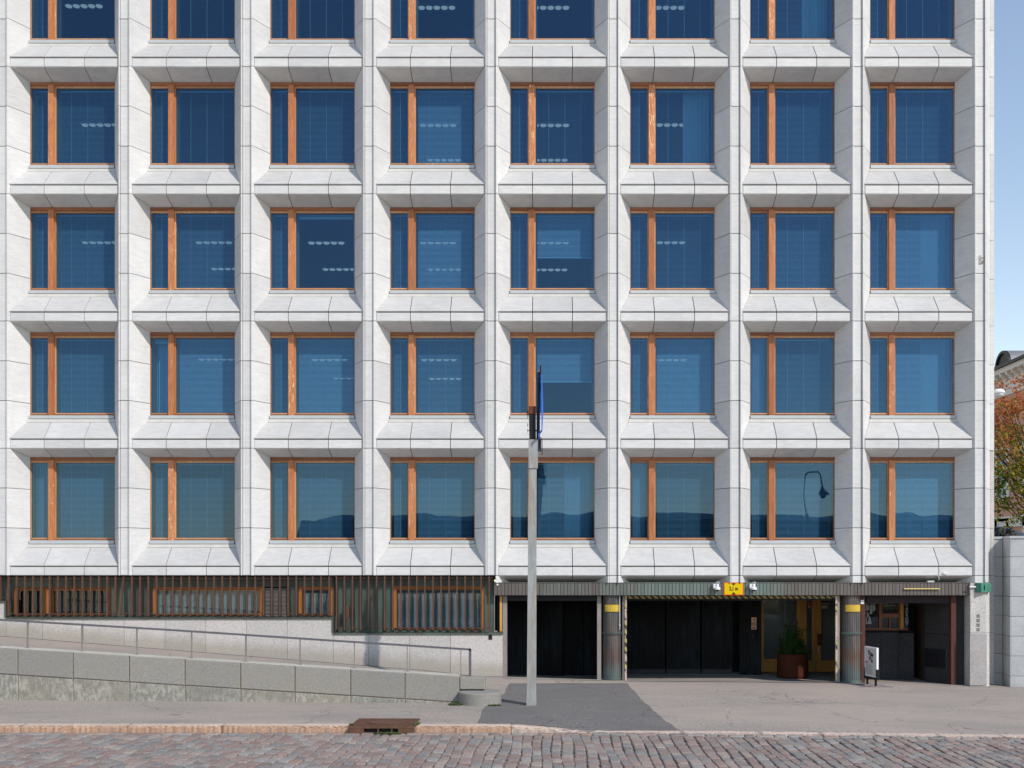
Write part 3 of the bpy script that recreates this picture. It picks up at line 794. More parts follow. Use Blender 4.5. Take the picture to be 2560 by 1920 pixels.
for (x0, x1, z0, z1), wdef in zip(cuts, wins):
    kd = wdef[4]; y = BY+.03; fw = .075
    if kd == 'louvre':
        mb = MB(); n = int((z1-z0)/.038)
        for q in range(n): mb.add([(x0,y,z0+q*.038+.004),(x1,y,z0+q*.038+.004),(x1,y+.05,z0+q*.038+.034),(x0,y+.05,z0+q*.038+.034)], [(0,1,2,3)])
        for q in range(n): mb.box(x0+.02, x1-.02, y-.004, y+.004, z0+q*.038, z0+q*.038+.012)
        mb.build('louvre', M['railpost'], B); 
        mb = MB(); mb.box(x0, x1, y+.06, y+.08, z0, z1); mb.build('louvre_back', M['black'], B); continue
    mb = MB(); mb.box(x0, x0+fw, y, y+.09, z0, z1); mb.box(x1-fw, x1, y, y+.09, z0, z1); mb.box(x0+fw, x1-fw, y, y+.09, z1-fw, z1); mb.box(x0+fw, x1-fw, y-.002, y+.09, z0, z0+.045)
    wd = mb.build('low_window', M['wood_ground'], B)
    spans = [(x0+fw, x1-fw)]
    if kd == 'a':
        m0, m1 = ux(112, y), ux(129, y); mb = MB(); mb.box(m0, m1, y-.02, y+.09, z0+.045, z1-fw); mb.build('mullion', M['wood_ground'], wd); spans = [(x0+fw, m0), (m1, x1-fw)]
    if kd == 'b':
        pass
    for a, b in spans:
        mb = MB(); mb.box(a, a+.035, y+.02, y+.07, z0+.045, z1-fw); mb.box(b-.035, b, y+.02, y+.07, z0+.045, z1-fw); mb.box(a+.035, b-.035, y+.02, y+.07, z1-fw-.035, z1-fw); mb.build('sash', M['wood_ground'], wd)
        mb = MB(); mb.box(a+.03, b-.03, y+.045, y+.052, z0+.045, z1-fw-.03); mb.build('pane', M['glass_low'], wd)
        if kd != 'a':
            mb = MB(); z = z0+.06; tl = .008
            while z < z1-fw-.05:
                mb.add([(a+.04, y+.10, z), (b-.04, y+.10, z), (b-.04, y+.118, z+.016), (a+.04, y+.118, z+.016)], [(0,1,2,3)]); z += .027
            mb.box(a+.04, b-.04, y+.09, y+.125, z1-fw-.05, z1-fw-.03)
            mb.build('venetian_blind', M['blind_low'], wd)
        elif b-a > 1:
            mb = MB(); mb.box(a+.05, b-.02, y+.12, y+.125, z0+.05, z1-fw-.03); mb.build('roller_blind', M['shutter'], wd)
    mb = MB(); mb.cyl((x0+.05, -.0+.2, z0+.02), (x1-.1, .2, z0+.02), .022, n=8); mb.build('window_bar_rail', M['iron'], wd)
# bars
def grille(px0, px1, ytop, ybot, bend=None):
    n = round((px1-px0)/20.55); mb = MB()
    zt, zb = uz(ytop+5, 0), uz(ybot-5, 0)
    mb.cyl((ux(px0, 0)-.03, .03, zt), (ux(px1, 0)+.1, .03, zt), .008, n=6); mb.cyl((ux(px0, 0)-.03, .03, zb), (ux(px1, 0)+.1, .03, zb), .010, n=6)
    g = mb.build('window_grille', M['iron'], B)
    for q in range(n+1):
        x = ux(px0+(px1-px0)*q/n, 0)
        mb = MB(); w2 = .017; tp, bt = uz(ytop, 0), uz(ybot, 0)
        dx = .10 if bend == q else 0
        off = -.10 if bend == q else 0
        mb.add([(off-w2, -.02, bt-tp), (off+w2, -.02, bt-tp), (off+w2, .06, bt-tp), (off-w2, .06, bt-tp), (-w2, -.02, 0), (w2, -.02, 0), (w2, .06, 0), (-w2, .06, 0)], [(3,2,1,0),(4,5,6,7),(0,1,5,4),(1,2,6,5),(2,3,7,6),(3,0,4,7)])
        mb.build('bar', M['iron'], g, (x, 0, tp))
    for q in range(2, n, 4):
        x = ux(px0+(px1-px0)*q/n, 0); mb = MB(); mb.box(x-.03, x+.03, -.0, .28, uz(ybot, 0)-.02, uz(ybot, 0)+.012); mb.build('bracket', M['iron'], g)
    return g
grille(-260, 0, 1441, 1500); grille(21, 823, 1441, 1539, 14); grille(841, 1223, 1440, 1575)
mb = MB(); mb.box(-.055, .055, -.02, .02, -.17, .17); mb.build('hinge_plate', M['iron'], B, (ux(870, .1), .1, uz(1530, .1)))
mb = MB(); mb.box(-.05, .05, -.012, .0, -.08, .08); mb.build('wall_socket', M['shutter'], B, (ux(1226, 0), -.002, uz(1592, 0)))

# ---- fascia of vertical copper boards
FX0, FX1 = ux(1236, .08), ux(2424, .08)
zt, zb = uz(1457, .08), uz(1488, .08)
mb = MB(); mb.box(FX0, FX1, .102, .20, zb+.004, zt-.004); mb.build('fascia_core', M['joint'], B)
mb = MB(); mb.box(FX0, FX1, .066, .30, zt-.002, zt+.012); mb.build('fascia_flashing', M['copper'], B)
n = 136; bw = (FX1-FX0)/n
bmh = MB(); bmh.box(0, bw-.014, .08, .10, zb, zt-.004); BMESH = bmh.mesh('cladding_board', M['copper'])
bmg = MB(); bmg.box(0, bw-.014, .08, .10, zb, zt-.004); BMESHG = bmg.mesh('cladding_board', M['copper'])
for q in range(n):
    gr = False
    o = ob('cladding_board', BMESHG if gr else BMESH, B, (FX0+q*bw, random.uniform(-.003, .003), 0))
# ---- undercroft
mb = MB(); mb.box(-1.62, 12.3, .22, 6, 2.56, 2.82); mb.build('undercroft_ceiling', M['copper_dark'], B)
mb = MB(); mb.box(-1.7, 12.3, 5.9, 6.2, -.5, 2.9); mb.box(-1.60, -1.45, .35, 6, -.3, 2.56); mb.build('undercroft_wall', M['copper_dark'], B)
def boards(x0, y0, x1, y1, z0, z1, n, name='copper_board_wall', mat='copper_dark', bw_gap=.012, parent=None):
    mb = MB(); d = Vector((x1-x0, y1-y0)); L = d.length; d.normalize(); nx, ny = d.y, -d.x
    mb.prismz([(x0-nx*.02, y0-ny*.02), (x1-nx*.02, y1-ny*.02), (x1-nx*.06, y1-ny*.06), (x0-nx*.06, y0-ny*.06)], z0, z1)
    for q in range(n):
        a = L*q/n+bw_gap/2; b = L*(q+1)/n-bw_gap/2
        p = [(x0+d.x*a, y0+d.y*a), (x0+d.x*b, y0+d.y*b)]
        mb.prismz([(p[0][0], p[0][1]), (p[1][0], p[1][1]), (p[1][0]-nx*.018, p[1][1]-ny*.018), (p[0][0]-nx*.018, p[0][1]-ny*.018)], z0, z1)
    o = mb.build(name, M[mat], parent or B); fix_normals(o); return o
# bay with the small gate
boards(-1.42, 2.9, -.62, 3.0, -.15, 2.56, 9)
mb = MB(); mb.box(-.62, -.50, 2.85, 3.05, -.15, 2.56); mb.build('door_post', M['wood_ground'], B)
boards(-.50, 2.95, .32, 2.8, -.15, 2.56, 2)
dr = boards(.34, 3.1, .98, 3.1, -.10, 2.5, 7, 'door'); dr2 = boards(1.0, 3.1, 1.62, 3.1, -.10, 2.5, 7, 'door')
mb = MB(); mb.box(.93, .97, 3.0, 3.06, .95, 1.15); mb.build('door_handle', M['black'], dr)
mb = MB(); mb.box(1.62, 1.95, .75, 6, -.3, 2.56); mb.build('undercroft_wall', M['copper_dark'], B)
# bays with the garage doors and the glazed entrance
GD = 3.7
gxs = [(2.0, 2.55), (2.56, 3.62), (3.66, 4.75), (4.79, 5.75)]
for a, b in gxs:
    d_ = boards(a, GD, b, GD, -.12, 2.56, max(4, int((b-a)/.095)), 'garage_door')
    mb = MB(); mb.box(b-.10, b-.06, GD-.11, GD-.06, .28, .62); mb.build('latch', M['copper_dark'], d_)
    for zz_ in (.3, 2.1): mb = MB(); mb.box(a+.01, a+.07, GD-.085, GD-.06, zz_, zz_+.22); mb.build('hinge', M['copper_dark'], d_)
    mb = MB(); mb.box(a, b, GD-.075, GD-.062, -.12, .02); mb.build('kick_plate', M['granite_dark'], d_)
mb = MB(); mb.box(5.75, 6.35, GD+.6, GD+.7, -.3, 2.56); mb.box(5.73, 5.77, GD, GD+.7, -.3, 2.56); mb.build('undercroft_wall', M['black'], B)
ex0, ex1 = ux(1879, 3.2), ux(1902, 3.2)
boards(ex0-.35, 3.4, ex1, 3.2, -.2, 2.56, 6)
VY = 3.9
v0, v1, v2, v3 = ux(1903, VY), ux(1992, VY), ux(2004, VY), ux(2110, VY)
vz = uz(1680, VY)
mb = MB(); mb.box(v0, v0+.08, VY, VY+.12, vz, 2.56); mb.box(v0+.08, v1, VY, VY+.12, vz, vz+.42); mb.box(v1, v2, VY-.03, VY+.12, vz, 2.56); mb.box(v2, v3, VY, VY+.12, 2.38, 2.56)
vf = mb.build('entrance_frame', M['wood_gold'], B)
mb = MB(); mb.box(v0+.08, v1, VY+.05, VY+.06, vz+.42, 2.56); mb.build('pane', M['pane_clear'], vf)
mb = MB(); mb.box(v0+.1, v0+.3, VY+.035, VY+.045, 2.22, 2.36); mb.build('sticker', M['grey_print'], vf)
def gdoor(a, b, st, hs):
    mb = MB(); z0, z1 = vz+.01, 2.37; mb.box(a, a+.16, VY-.01, VY+.06, z0, z1); mb.box(b-.13, b, VY-.01, VY+.06, z0, z1); mb.box(a+.16, b-.13, VY-.01, VY+.06, z1-.16, z1); mb.box(a+.16, b-.13, VY-.01, VY+.06, z0, z0+.36)
    d_ = mb.build('glazed_door', M['wood_gold'], B)
    mb = MB(); mb.box(a+.16, b-.13, VY+.02, VY+.028, z0+.36, z1-.16); mb.build('pane', M['pane_clear'], d_)
    if st:
        mb = MB(); mb.box(a+.2, b-.17, VY+.01, VY+.018, 2.05, 2.14); mb.build('sticker', M['sign_red'], d_); mb = MB(); mb.box(a+.22, b-.18, VY+.01, VY+.018, 1.97, 2.04); mb.build('sticker', M['grey_print'], d_)
    else:
        mb = MB(); mb.box(a+.18, a+.42, VY+.01, VY+.018, 2.09, 2.12); mb.box(a+.18, a+.36, VY+.01, VY+.018, 1.95, 2.05); mb.build('sticker', M['grey_print'], d_)
    if hs:
        mb = MB(); mb.tube([(a+.06, VY-.02, 1.12), (a+.12, VY-.09, 1.08), (a+.13, VY-.09, .82), (a+.06, VY-.02, .78)], .012); mb.box(a+.03, a+.16, VY-.02, VY-.008, .76, 1.14); mb.build('door_handle', M['brown_cap'], d_)
        mb = MB(); mb.box(a+.055, a+.09, VY-.02, VY-.009, .56, .68); mb.build('lock', M['grey_print'], d_)
dm = ux(2040, VY); gdoor(v2+.0, dm-.005, True, False); gdoor(dm+.005, v3, False, True)
mb = MB(); mb.box(v0, v3+.5, VY+.35, VY+.4, -.2, 2.56); mb.build('lobby_screen', M['lobby'], B)
mb = MB(); mb.prismz([(8.82, .95), (9.05, .95), (9.6, 3.95), (9.4, 3.95)], -.3, 2.56); mb.build('undercroft_wall', M['copper_dark'], B)
# shutter boxes, beams and posts
mb = MB(); mb.box(ux(1267, .4), ux(1493, .4), .33, .55, uz(1502, .4), 2.56); mb.build('shutter_box', M['shutter'], B)
mb = MB(); mb.box(ux(1568, .45), ux(2088, .45), .40, .62, uz(1501, .45), uz(1497, .45)+.02); mb.build('shutter_box', M['shutter'], B)
mb = MB(); mb.box(ux(1562, .3), ux(2092, .3), .29, .36, uz(1496.5, .3), uz(1489, .3)); mb.build('hazard_beam', M['hazard'], B)
mb = MB(); mb.box(ux(2165, .4), ux(2378, .4), .36, .58, uz(1508, .4), uz(1496, .4)); mb.box(ux(2165, .4), ux(2378, .4), .34, .58, uz(1495.8, .4), uz(1489, .4)); mb.build('shutter_box', M['plum'], B)
def post(px0, px1, y0, y1, base, mat, name='gate_post'):
    a, b = ux(px0, y0), ux(px1, y0); mb = MB(); mb.box(a, b, y0, y1, gz((a+b)/2, y0)-.05, uz(1489, y0)); return mb.build(name, M[mat], B)
post(1256.5, 1267.5, .30, .50, 1692, 'post'); post(1493, 1503, .30, .50, 1700, 'post'); post(1556.5, 1562, .26, .46, 1702, 'post'); post(1562, 1567, .22, .30, 1702, 'hazard_post')
post(2089, 2093.5, .22, .27, 1704, 'hazard_post'); post(2093.5, 2099, .26, .46, 1704, 'post'); post(2153, 2163, .30, .50, 1706, 'redbrown'); post(2378, 2391, .30, .50, 1709, 'redbrown')
mb = MB(); mb.box(ux(1249.5, .3), ux(1255, .3), .28, .36, 1.45, uz(1489, .3)); mb.build('trim', M['wood_gold'], B)
mb = MB(); mb.box(ux(1237, .6), ux(1249, .6), .58, .62, 1.45, 2.56); mb.build('undercroft_wall', M['copper_dark'], B)
# columns
def column(px, name='column'):
    cx, cy, r = ux(px, .42), .42, .272; n = 26; v = []; zb_ = gz(cx, .1)-.05; zt_ = 2.56
    prof = []
    for q in range(n):
        a0 = 2*math.pi*q/n; e = 2*math.pi/n
        for t, rr in ((.02, r-.012), (.10, r), (.90, r), (.98, r-.012)): prof.append((cx+rr*math.cos(a0+e*t), cy+rr*math.sin(a0+e*t)))
    mb = MB(); mb.prismz(prof, zb_, zt_); c = mb.build(name, M['copper_col'], B)
    for z, h, rr in ((uz(1583.5, .15), .075, r+.028), (zb_+.06, .10, r+.022)):
        mb = MB(); mb.lathe([(r-.02, z-h/2), (rr, z-h/2), (rr+.004, z), (rr, z+h/2), (r-.02, z+h/2)], cx, cy, 40); mb.build('ring', M['copper_ring'], c)
    return cx, cy
g = NG('column_copper'); v = g.vec(True, (5,5,.5), 10)
a = g.noise(v, 1.4, 6, .62); sx = g.n('ShaderNodeSeparateXYZ'); g.l(g.geo.outputs['Position'], sx.inputs[0])
col = g.ramp(a, [(.30, (.04,.043,.047)), (.46, (.095,.092,.09)), (.58, (.15,.115,.10)), (.72, (.13,.17,.165))])
hb_ = g.math('ADD', sx.outputs[2], g.math('MULTIPLY', g.noise(g.vec(True, (7,7,1.2), 4), 2.0, 6, .75), -1.1))
col = g.mix(g.ramp(hb_, [(.0, 0.0), (.12, .7), (.30, .55), (.5, 0.0)]), col, (.13,.065,.048))
col = g.mix(g.ramp(g.math('ADD', hb_, .22), [(.0, .7), (.16, .0)]), col, (.11,.15,.15))
col = g.mix(g.math('MULTIPLY', g.ramp(g.noise(g.vec(True, (7,7,1), 3), 2.6, 7, .75), [(.62, 0.0), (.70, 1.0)]), .45), col, (.38,.44,.44))
M['copper_col'] = g.bsdf(col, .5, .25, a, .2, .004)
M['copper_ring'] = m_copper('ring_copper', (.075,.085,.08), (.10,.16,.14), .6, scale=3)
C1 = column(1530); C2 = column(2127)
# pipe on the first column
mb = MB(); mb.tube([(ux(1549.5, .1), .16, uz(1488, .1)), (ux(1549.5, .1), .16, uz(1574, .1))], .011); mb.box(ux(1547, .1), ux(1552, .1), .14, .2, uz(1564, .1), uz(1562, .1))
tag(mb.build('conduit_pipe', M['alu']), 'thin grey conduit pipe running down the column beside the small gate', 'pipe')
# ---- restaurant corner
RY = 2.0
rx0, rx1 = ux(2150, RY), ux(2245, RY); rx2 = ux(2284, 1.7)
for a, b in ((rx0, ux(2203, RY)), (ux(2203, RY), rx1)):
    mb = MB(); mb.slab([(a, RY, -.25), (b, RY, -.25), (b, RY, 1.31), (a, RY, 1.31)], .06, .004); mb.build('granite_panel', M['granite_und'] if 'granite_und' in M else M['granite_dark'], B)
mb = MB(); mb.slab([(rx1, RY, -.25), (rx2, 1.7, -.25), (rx2, 1.7, 1.30), (rx1, RY, 1.30)], .06, .004); mb.build('granite_panel', M['granite_dark'], B)
mb = MB(); mb.prismz([(rx0, RY+.07), (rx1, RY+.07), (rx2, 1.78), (rx2, 2.6), (rx0, 2.6)], -.3, 1.29); mb.build('parapet_core', M['joint'], B)
mb = MB(); mb.prismz([(rx0, RY-.02), (rx1, RY-.02), (rx2+.02, 1.68), (rx2+.02, 2.2), (rx0, 2.2)], 1.315, 1.36); mb.build('coping', M['copper_dark'], B)
mb = MB(); ry = RY+.15
fx = [ux(2197.7, ry), ux(2205, ry), ux(2246, ry), ux(2249, ry), ux(2256.5, ry)]
mb.box(rx0, rx2, ry, ry+.08, 1.36, 1.43); mb.box(fx[0], fx[1], ry, ry+.1, 1.43, 2.56); mb.box(fx[2], fx[3], ry, ry+.1, 1.43, 2.56); mb.box(fx[1], fx[2], ry, ry+.1, uz(1544, ry), uz(1534, ry)); mb.box(ux(2223, ry), ux(2226, ry), ry, ry+.08, 1.43, uz(1544, ry))
rw = mb.build('restaurant_window', M['wood_dark'], B)
mb = MB(); mb.box(fx[3], fx[4], ry-.08, ry+.1, 1.40, 2.56); mb.build('mullion', M['wood_gold'], rw)
mb = MB(); mb.box(rx0, rx2, ry+.05, ry+.06, 1.43, 2.56); mb.build('pane', M['glass_dark'], rw)
# side wall with the vent
A_, B_ = (ux(2312, 1.45), 1.45), (ux(2378, .5), .5)
mid = (A_[0]+(B_[0]-A_[0])*.56, A_[1]+(B_[1]-A_[1])*.56)
for p, q in ((A_, mid), (mid, B_)):
    for z0, z1 in ((-.3, 1.33), (1.33, 2.56)):
        mb = MB(); mb.slab([(p[0], p[1], z0), (q[0], q[1], z0), (q[0], q[1], z1), (p[0], p[1], z1)], .05, .004); mb.build('granite_panel', M['granite_dark'], B)
mb = MB(); mb.prismz([(A_[0]+.04, A_[1]+.05), (B_[0]+.06, B_[1]+.02), (12.3, .6), (12.3, 2.4), (A_[0]+.1, 2.4)], -.3, 2.56); mb.build('wall_core', M['joint'], B)
mb = MB(); vA = Vector((A_[0], A_[1])); vB = Vector((B_[0], B_[1])); dd = (vB-vA); nn = Vector((dd.y, -dd.x)).normalized()
def onw(t, z, o): p = vA+dd*t+nn*o; return (p.x, p.y, z)
mb.add([onw(.0,.33,.02), onw(.78,.33,.02), onw(.78,.88,.02), onw(.0,.88,.02), onw(.0,.33,-.02), onw(.78,.33,-.02), onw(.78,.88,-.02), onw(.0,.88,-.02)], [(0,1,2,3),(4,7,6,5),(0,4,5,1),(1,5,6,2),(2,6,7,3),(3,7,4,0)])
for q in range(10):
    z = .38+q*.048; mb.add([onw(.04,z,.035), onw(.56,z,.035), onw(.56,z+.03,.022), onw(.04,z+.03,.022)], [(0,1,2,3)])
mb.build('vent_grate', M['shutter'], B)
mb = MB(); mb.box(rx2, A_[0]+.3, 2.6, 2.7, -.3, 2.56); mb.build('undercroft_wall', M['black'], B)
# pillar at the corner
px0, px1, px2 = ux(2391, .45), ux(2424, .45), ux(2424, .02)
for z0, z1 in ((-.3, uz(1582, .45)), (uz(1582, .45), 2.56)):
    mb = MB(); mb.slab([(px0, .45, z0), (px1+.02, .45, z0), (px1+.02, .45, z1), (px0, .45, z1)], .05, .004); mb.build('granite_panel', M['granite_dark'], B)
pz = gz(12.2, 0)
a, b = ux(2426, 0), ux(2464, 0)
cxe, cye = ux(2473.5, .16), .16
for z0, z1 in ((pz-.2, uz(1582, 0)), (uz(1582, 0), 2.86)):
    mb = MB(); mb.prismz([(a, .0), (b, .0), (cxe, cye), (cxe, .75), (a, .75)], z0+.004, z1-.004); mb.build('granite_panel', M['granite_pale'], B)
mb = MB(); mb.box(a+.03, cxe-.03, .22, .7, pz-.2, 2.86); mb.box(px0, a, .5, .8, -.3, 2.86); mb.build('wall_core', M['joint'], B)
mb = MB(); mb.slab([(ux(2425, -.03), -.03, pz+.03), (ux(2467, -.03), -.03, pz+.03), (ux(2467, -.03), -.03, uz(1584, 0)), (ux(2425, -.03), -.03, uz(1584, 0))], .028, 0)
mb.build('cover_panel', M['cover'], B)
for z0, z1 in ((pz-.3, 1.38), (1.38, 3.07)):
    mb = MB(); mb.slab([(cxe+.01, .74, z0), (12.93, .74, z0), (12.93, .74, z1), (cxe+.01, .74, z1)], .05, .004); mb.build('granite_panel', M['granite_pale'], B)
# stamped vents in the pillar
for q, s_ in enumerate((1.0, .8, .95, .8)):
    z = uz(1540+q*11.3, 0); mb = MB(); w2 = .048
    mb.box(-w2, w2, -.006, .004, -w2, w2)
    mb.tube([(-w2*.6, -.01, w2*.4), (0, -.01, w2*.75), (w2*.6, -.01, w2*.3), (-w2*.3, -.01, -w2*.5), (w2*.5, -.01, -w2*.6)], .007, 6)
    mb.build('number_tile', M['railpost'], B, (ux(2445.5, 0), 0, z))

# ================================================================== THINGS ON THE BUILDING
def textmesh(txt, size, ext=.002, bold=0, align='CENTER', vert=False):
    cu = bpy.data.curves.new('lettering', 'FONT'); cu.body = txt; cu.size = size; cu.extrude = ext; cu.align_x = align; cu.align_y = 'CENTER'; cu.offset = bold
    if vert: cu.space_line = .80
    o = bpy.data.objects.new('lettering', cu); COL.objects.link(o)
    dg = bpy.context.evaluated_depsgraph_get(); me = bpy.data.meshes.new_from_object(o.evaluated_get(dg))
    bpy.data.objects.remove(o); return me
def text(txt, size, loc, mat, parent=None, rot=(math.pi/2, 0, 0), name='lettering', sx=1, **k):
    me = textmesh(txt, size, **k); me.materials.clear(); me.materials.append(mat)
    o = ob(name, me, parent, loc, rot=rot); o.scale = (sx, 1, 1); return o
# height sign
sgx, sgz = ux(1834, .05), uz(1472, .05)
t = thing('height_sign', 'yellow height limit sign reading 2,1 m with orange border on the fascia', 'sign', (sgx, .062, sgz))
mb = MB(); mb.box(-.285, .285, -.012, .015, -.184, .184); mb.build('border', M['sign_red'], t)
mb = MB(); mb.box(-.258, .258, -.017, -.0125, -.160, .160); mb.build('panel', M['sign_yellow'], t)
text('2,1 m', .155, (0, -.0185, .002), M['ink'], t, bold=.005, sx=.72)
for s_ in (1, -1):
    mb = MB(); pp = [(-.062, s_*.159), (.062, s_*.159), (0, s_*.092)]
    if s_ > 0: pp.reverse()
    mb.prismy(pp, -.021, -.0175); mb.build('arrow', M['ink'], t)
# dome cameras
for pxc, lab in ((1793, 'white dome camera left of the yellow 2,1 m sign'), (1884, 'white dome camera right of the yellow 2,1 m sign')):
    c = thing('security_camera', lab, 'security camera', (ux(pxc, -.02), -.05, uz(1471, -.02)), 'dome cameras beside the height sign')
    mb = MB(); mb.lathe([(.085, -.035), (.088, 0), (.08, .03), (.045, .05), (.042, .12), (.03, .135)], 0, 0, 24); mb.build('housing', M['white'], c)
    mb = MB(); mb.lathe([(.01, -.085), (.04, -.072), (.058, -.036)], 0, 0, 20); mb.build('lens_dome', M['black'], c)
    mb = MB(); mb.box(-.11, -.04, -.0, .14, .0, .13); mb.build('bracket', M['white'], c)
    mb = MB(); mb.tube([(-.05, .03, .11), (-.03, 0, .17), (.03, 0, .19), (.06, .0, .17), (.04, .0, .13)], .006, 6); mb.build('cable', M['white'], c)
# signs on the columns
for (cx, cy), lab, xo in ((C1, 'yellow plate on the column beside the small gate', -.01), (C2, 'yellow plate on the column beside the restaurant', 0)):
    t = thing('column_sign', lab, 'sign', (cx, cy, uz(1520.5, .15)), 'yellow plates on the columns'); r = .286
    mb = MB(); v = []; n = 12
    for q in range(n+1):
        a = -math.pi/2 + R(-46+92*q/n)+xo
        for rr in (r, r+.010):
            for z in (-.098, .098): v.append((rr*math.cos(a), rr*math.sin(a), z))
    fs = []
    for q in range(n):
        b = q*4; fs += [(b+2, b+6, b+7, b+3), (b, b+1, b+5, b+4), (b+1, b+3, b+7, b+5), (b, b+4, b+6, b+2)]
    fs += [(0,2,3,1), (n*4, n*4+1, n*4+3, n*4+2)]
    mb.add(v, fs); o = mb.build('plate', M['yellow'], t); fix_normals(o)
    for q, ch in enumerate('AUTOTALLI'):
        a = -math.pi/2+R(-28+7*q)
        text(ch, .052, ((r+.0115)*math.cos(a), (r+.0115)*math.sin(a), 0), M['yellow_pale'], t, rot=(math.pi/2, 0, a+math.pi/2), name='letter', ext=.001)
# gold light strip, small wall items
mb = MB(); mb.box(ux(2260, .04), ux(2349, .04), .02, .07, uz(1473, .04), uz(1470.8, .04)); tag(mb.build('light_strip', M['yellow_pale']), 'slim golden light strip on the brown fascia above the restaurant', 'lamp')
mb = MB(); mb.lathe([(.028, -.008), (.028, .008), (.01, .012)], 0, 0, 18); tag(mb.build('round_sensor', M['white'], None, (ux(1243.5, .06), .07, uz(1461.5, .06)), rot=(math.pi/2, 0, 0)), 'small round white sensor at the left end of the fascia', 'sensor')
c = thing('wall_bracket', 'small white bracket with a loose cable on the ledge above the restaurant', 'bracket', (ux(2360, .05), .06, uz(1433, .05)))
mb = MB(); mb.box(-.02, .07, -.05, .0, -.03, .03); mb.box(-.05, -.02, -.035, -.0, -.02, .02); mb.build('bracket', M['white'], c)
mb = MB(); mb.tube([(0, -.02, -.03), (-.06, -.02, -.055), (-.15, -.02, -.06), (-.17, .0, -.09), (-.12, .03, -.13), (-.13, .05, -.2)], .008, 6); mb.build('cable', M['white'], c)
mb = MB(); mb.box(ux(2319, .12), ux(2335, .12), .10, .25, 2.872, 2.92); tag(mb.build('junction_box', M['alu']), 'flat pale metal box lying on the fascia above the restaurant', 'box')
gb = thing('corner_box', 'green copper box wrapped round the top of the corner pillar', 'box', (ux(2457, 0), 0, uz(1469, 0)))
x0 = ux(2440, -.1)-gb.location.x; x1 = ux(2453, -.16)-gb.location.x; x2 = ux(2473.5, .1)-gb.location.x
mb = MB(); mb.prismz([(x0, -.02), (x1, -.16), (x2, -.02), (x2, .14), (x0, .02)], -.13, .13); o = mb.build('case', M['green_box'], gb); fix_normals(o)
mb = MB(); mb.box(x1+.10, x1+.115, -.14, -.10, -.07, .07); mb.build('slot', M['black'], gb)
mb = MB(); mb.cyl((x0-.16, -.05, .02), (x0+.01, -.05, .02), .022, n=8); mb.build('pipe_stub', M['white'], gb)
# bird-like spike on the corner pier
c = thing('pier_hook', 'small twisted metal hook on the last marble pier', 'hook', (ux(2456.5, .0), .05, uz(648, 0)))
mb = MB(); mb.tube([(-.06, -.02, .12), (-.045, -.04, .06), (-.05, -.03, -.03), (-.03, -.05, -.09), (.05, -.03, -.08)], .010, 6); mb.tube([(-.045, -.04, .04), (.05, 0, .06)], .008, 6); mb.tube([(-.05, -.04, -.06), (.03, -.06, -.04), (.0, -.02, -.11)], .012, 6); mb.build('hook', M['railpost'], c)
# intercom
t = thing('intercom', 'rose coloured intercom panel with keypad on the dark entrance wall', 'intercom', (ux(1885, 3.15), 3.18, uz(1558.5, 3.15)))
mb = MB(); mb.box(-.078, .078, -.02, .0, -.19, .19); mb.build('plate', M['pink_metal'], t)
mb = MB(); mb.lathe([(.024, 0), (.024, .006)], 0, 0, 16); mb.build('lens', M['black'], t, (0, -.026, .115), rot=(math.pi/2, 0, 0))
for q in range(16):
    mb = MB(); mb.box(-.012, .012, -.025, -.0205, -.010, .010)
    mb.build('key', M['castiron'], t, (-.048+.032*(q % 4), 0, .03-.03*(q//4)))
mb = MB(); mb.box(-.05, .05, -.024, -.0205, -.16, -.115); mb.build('speaker_slot', M['castiron'], t)
mb = MB(); mb.box(ux(1883, 3.15)-.03, ux(1883, 3.15)+.04, 3.16, 3.2, uz(1596, 3.15), uz(1584, 3.15)); tag(mb.build('card_reader', M['shutter']), 'small dark card reader below the intercom', 'card reader')
mb = MB(); mb.box(ux(2152.5, .25), ux(2160.5, .25), .27, .295, uz(1510, .27), uz(1500, .27)); tag(mb.build('notice_plate', M['white']), 'small white notice on the red-brown gate post beside the column', 'sign')
mb = MB(); mb.box(ux(1907, 3.8), ux(1913.5, 3.8), 3.84, 3.86, uz(1509, 3.8), uz(1502.5, 3.8)); tag(mb.build('notice_plate', M['grey_print']), 'small pale notice high on the glazed entrance screen', 'sign')
# restaurant lettering
lt = thing('window_lettering', 'vertical grey RESTAURANT lettering on the dark window', 'lettering', (ux(2268, 2.1), 2.13, uz(1514, 2.1)))
for q, ch in enumerate('RESTAURANT'):
    text(ch, .115, (0, 0, -(q-3)*8.0*32.1/F), M['grey_print'], lt, name='letter', bold=.004)
lo = thing('window_graphic', 'large grey letters TOPPA on the restaurant window', 'lettering', (ux(2165, 2.1), 2.13, uz(1560, 2.1)))
pu = 32.1/F
def gl(polys):
    for p in polys:
        mb = MB(); mb.prismy([(x*pu, -y*pu) for x, y in reversed(p)], -.004, 0); o = mb.build('letter', M['grey_print'], lo); fix_normals(o)
def halfd(x, y0, y1, w_): return [(x, y0), (x+w_*.5, y0)] + [(x+w_*.5+w_*.5*math.sin(t*math.pi/6), (y0+y1)/2-(y1-y0)/2*math.cos(t*math.pi/6)) for t in range(1, 6)] + [(x+w_*.5, y1), (x, y1)]
gl([[(10,-48),(16,-48),(16,-25),(10,-25)], halfd(17, -48, -32, 7), halfd(0, -48, -33, 9), [(0,-30),(3,-30),(3,0),(0,0)], halfd(.5, -30, -15, 7), [(9.5,-22),(15.5,0),(3.5,0)]])
text('TAKE AWAY', .06, (ux(2227, 2.1), 2.13, uz(1515, 2.1)), M['grey_print'], None)
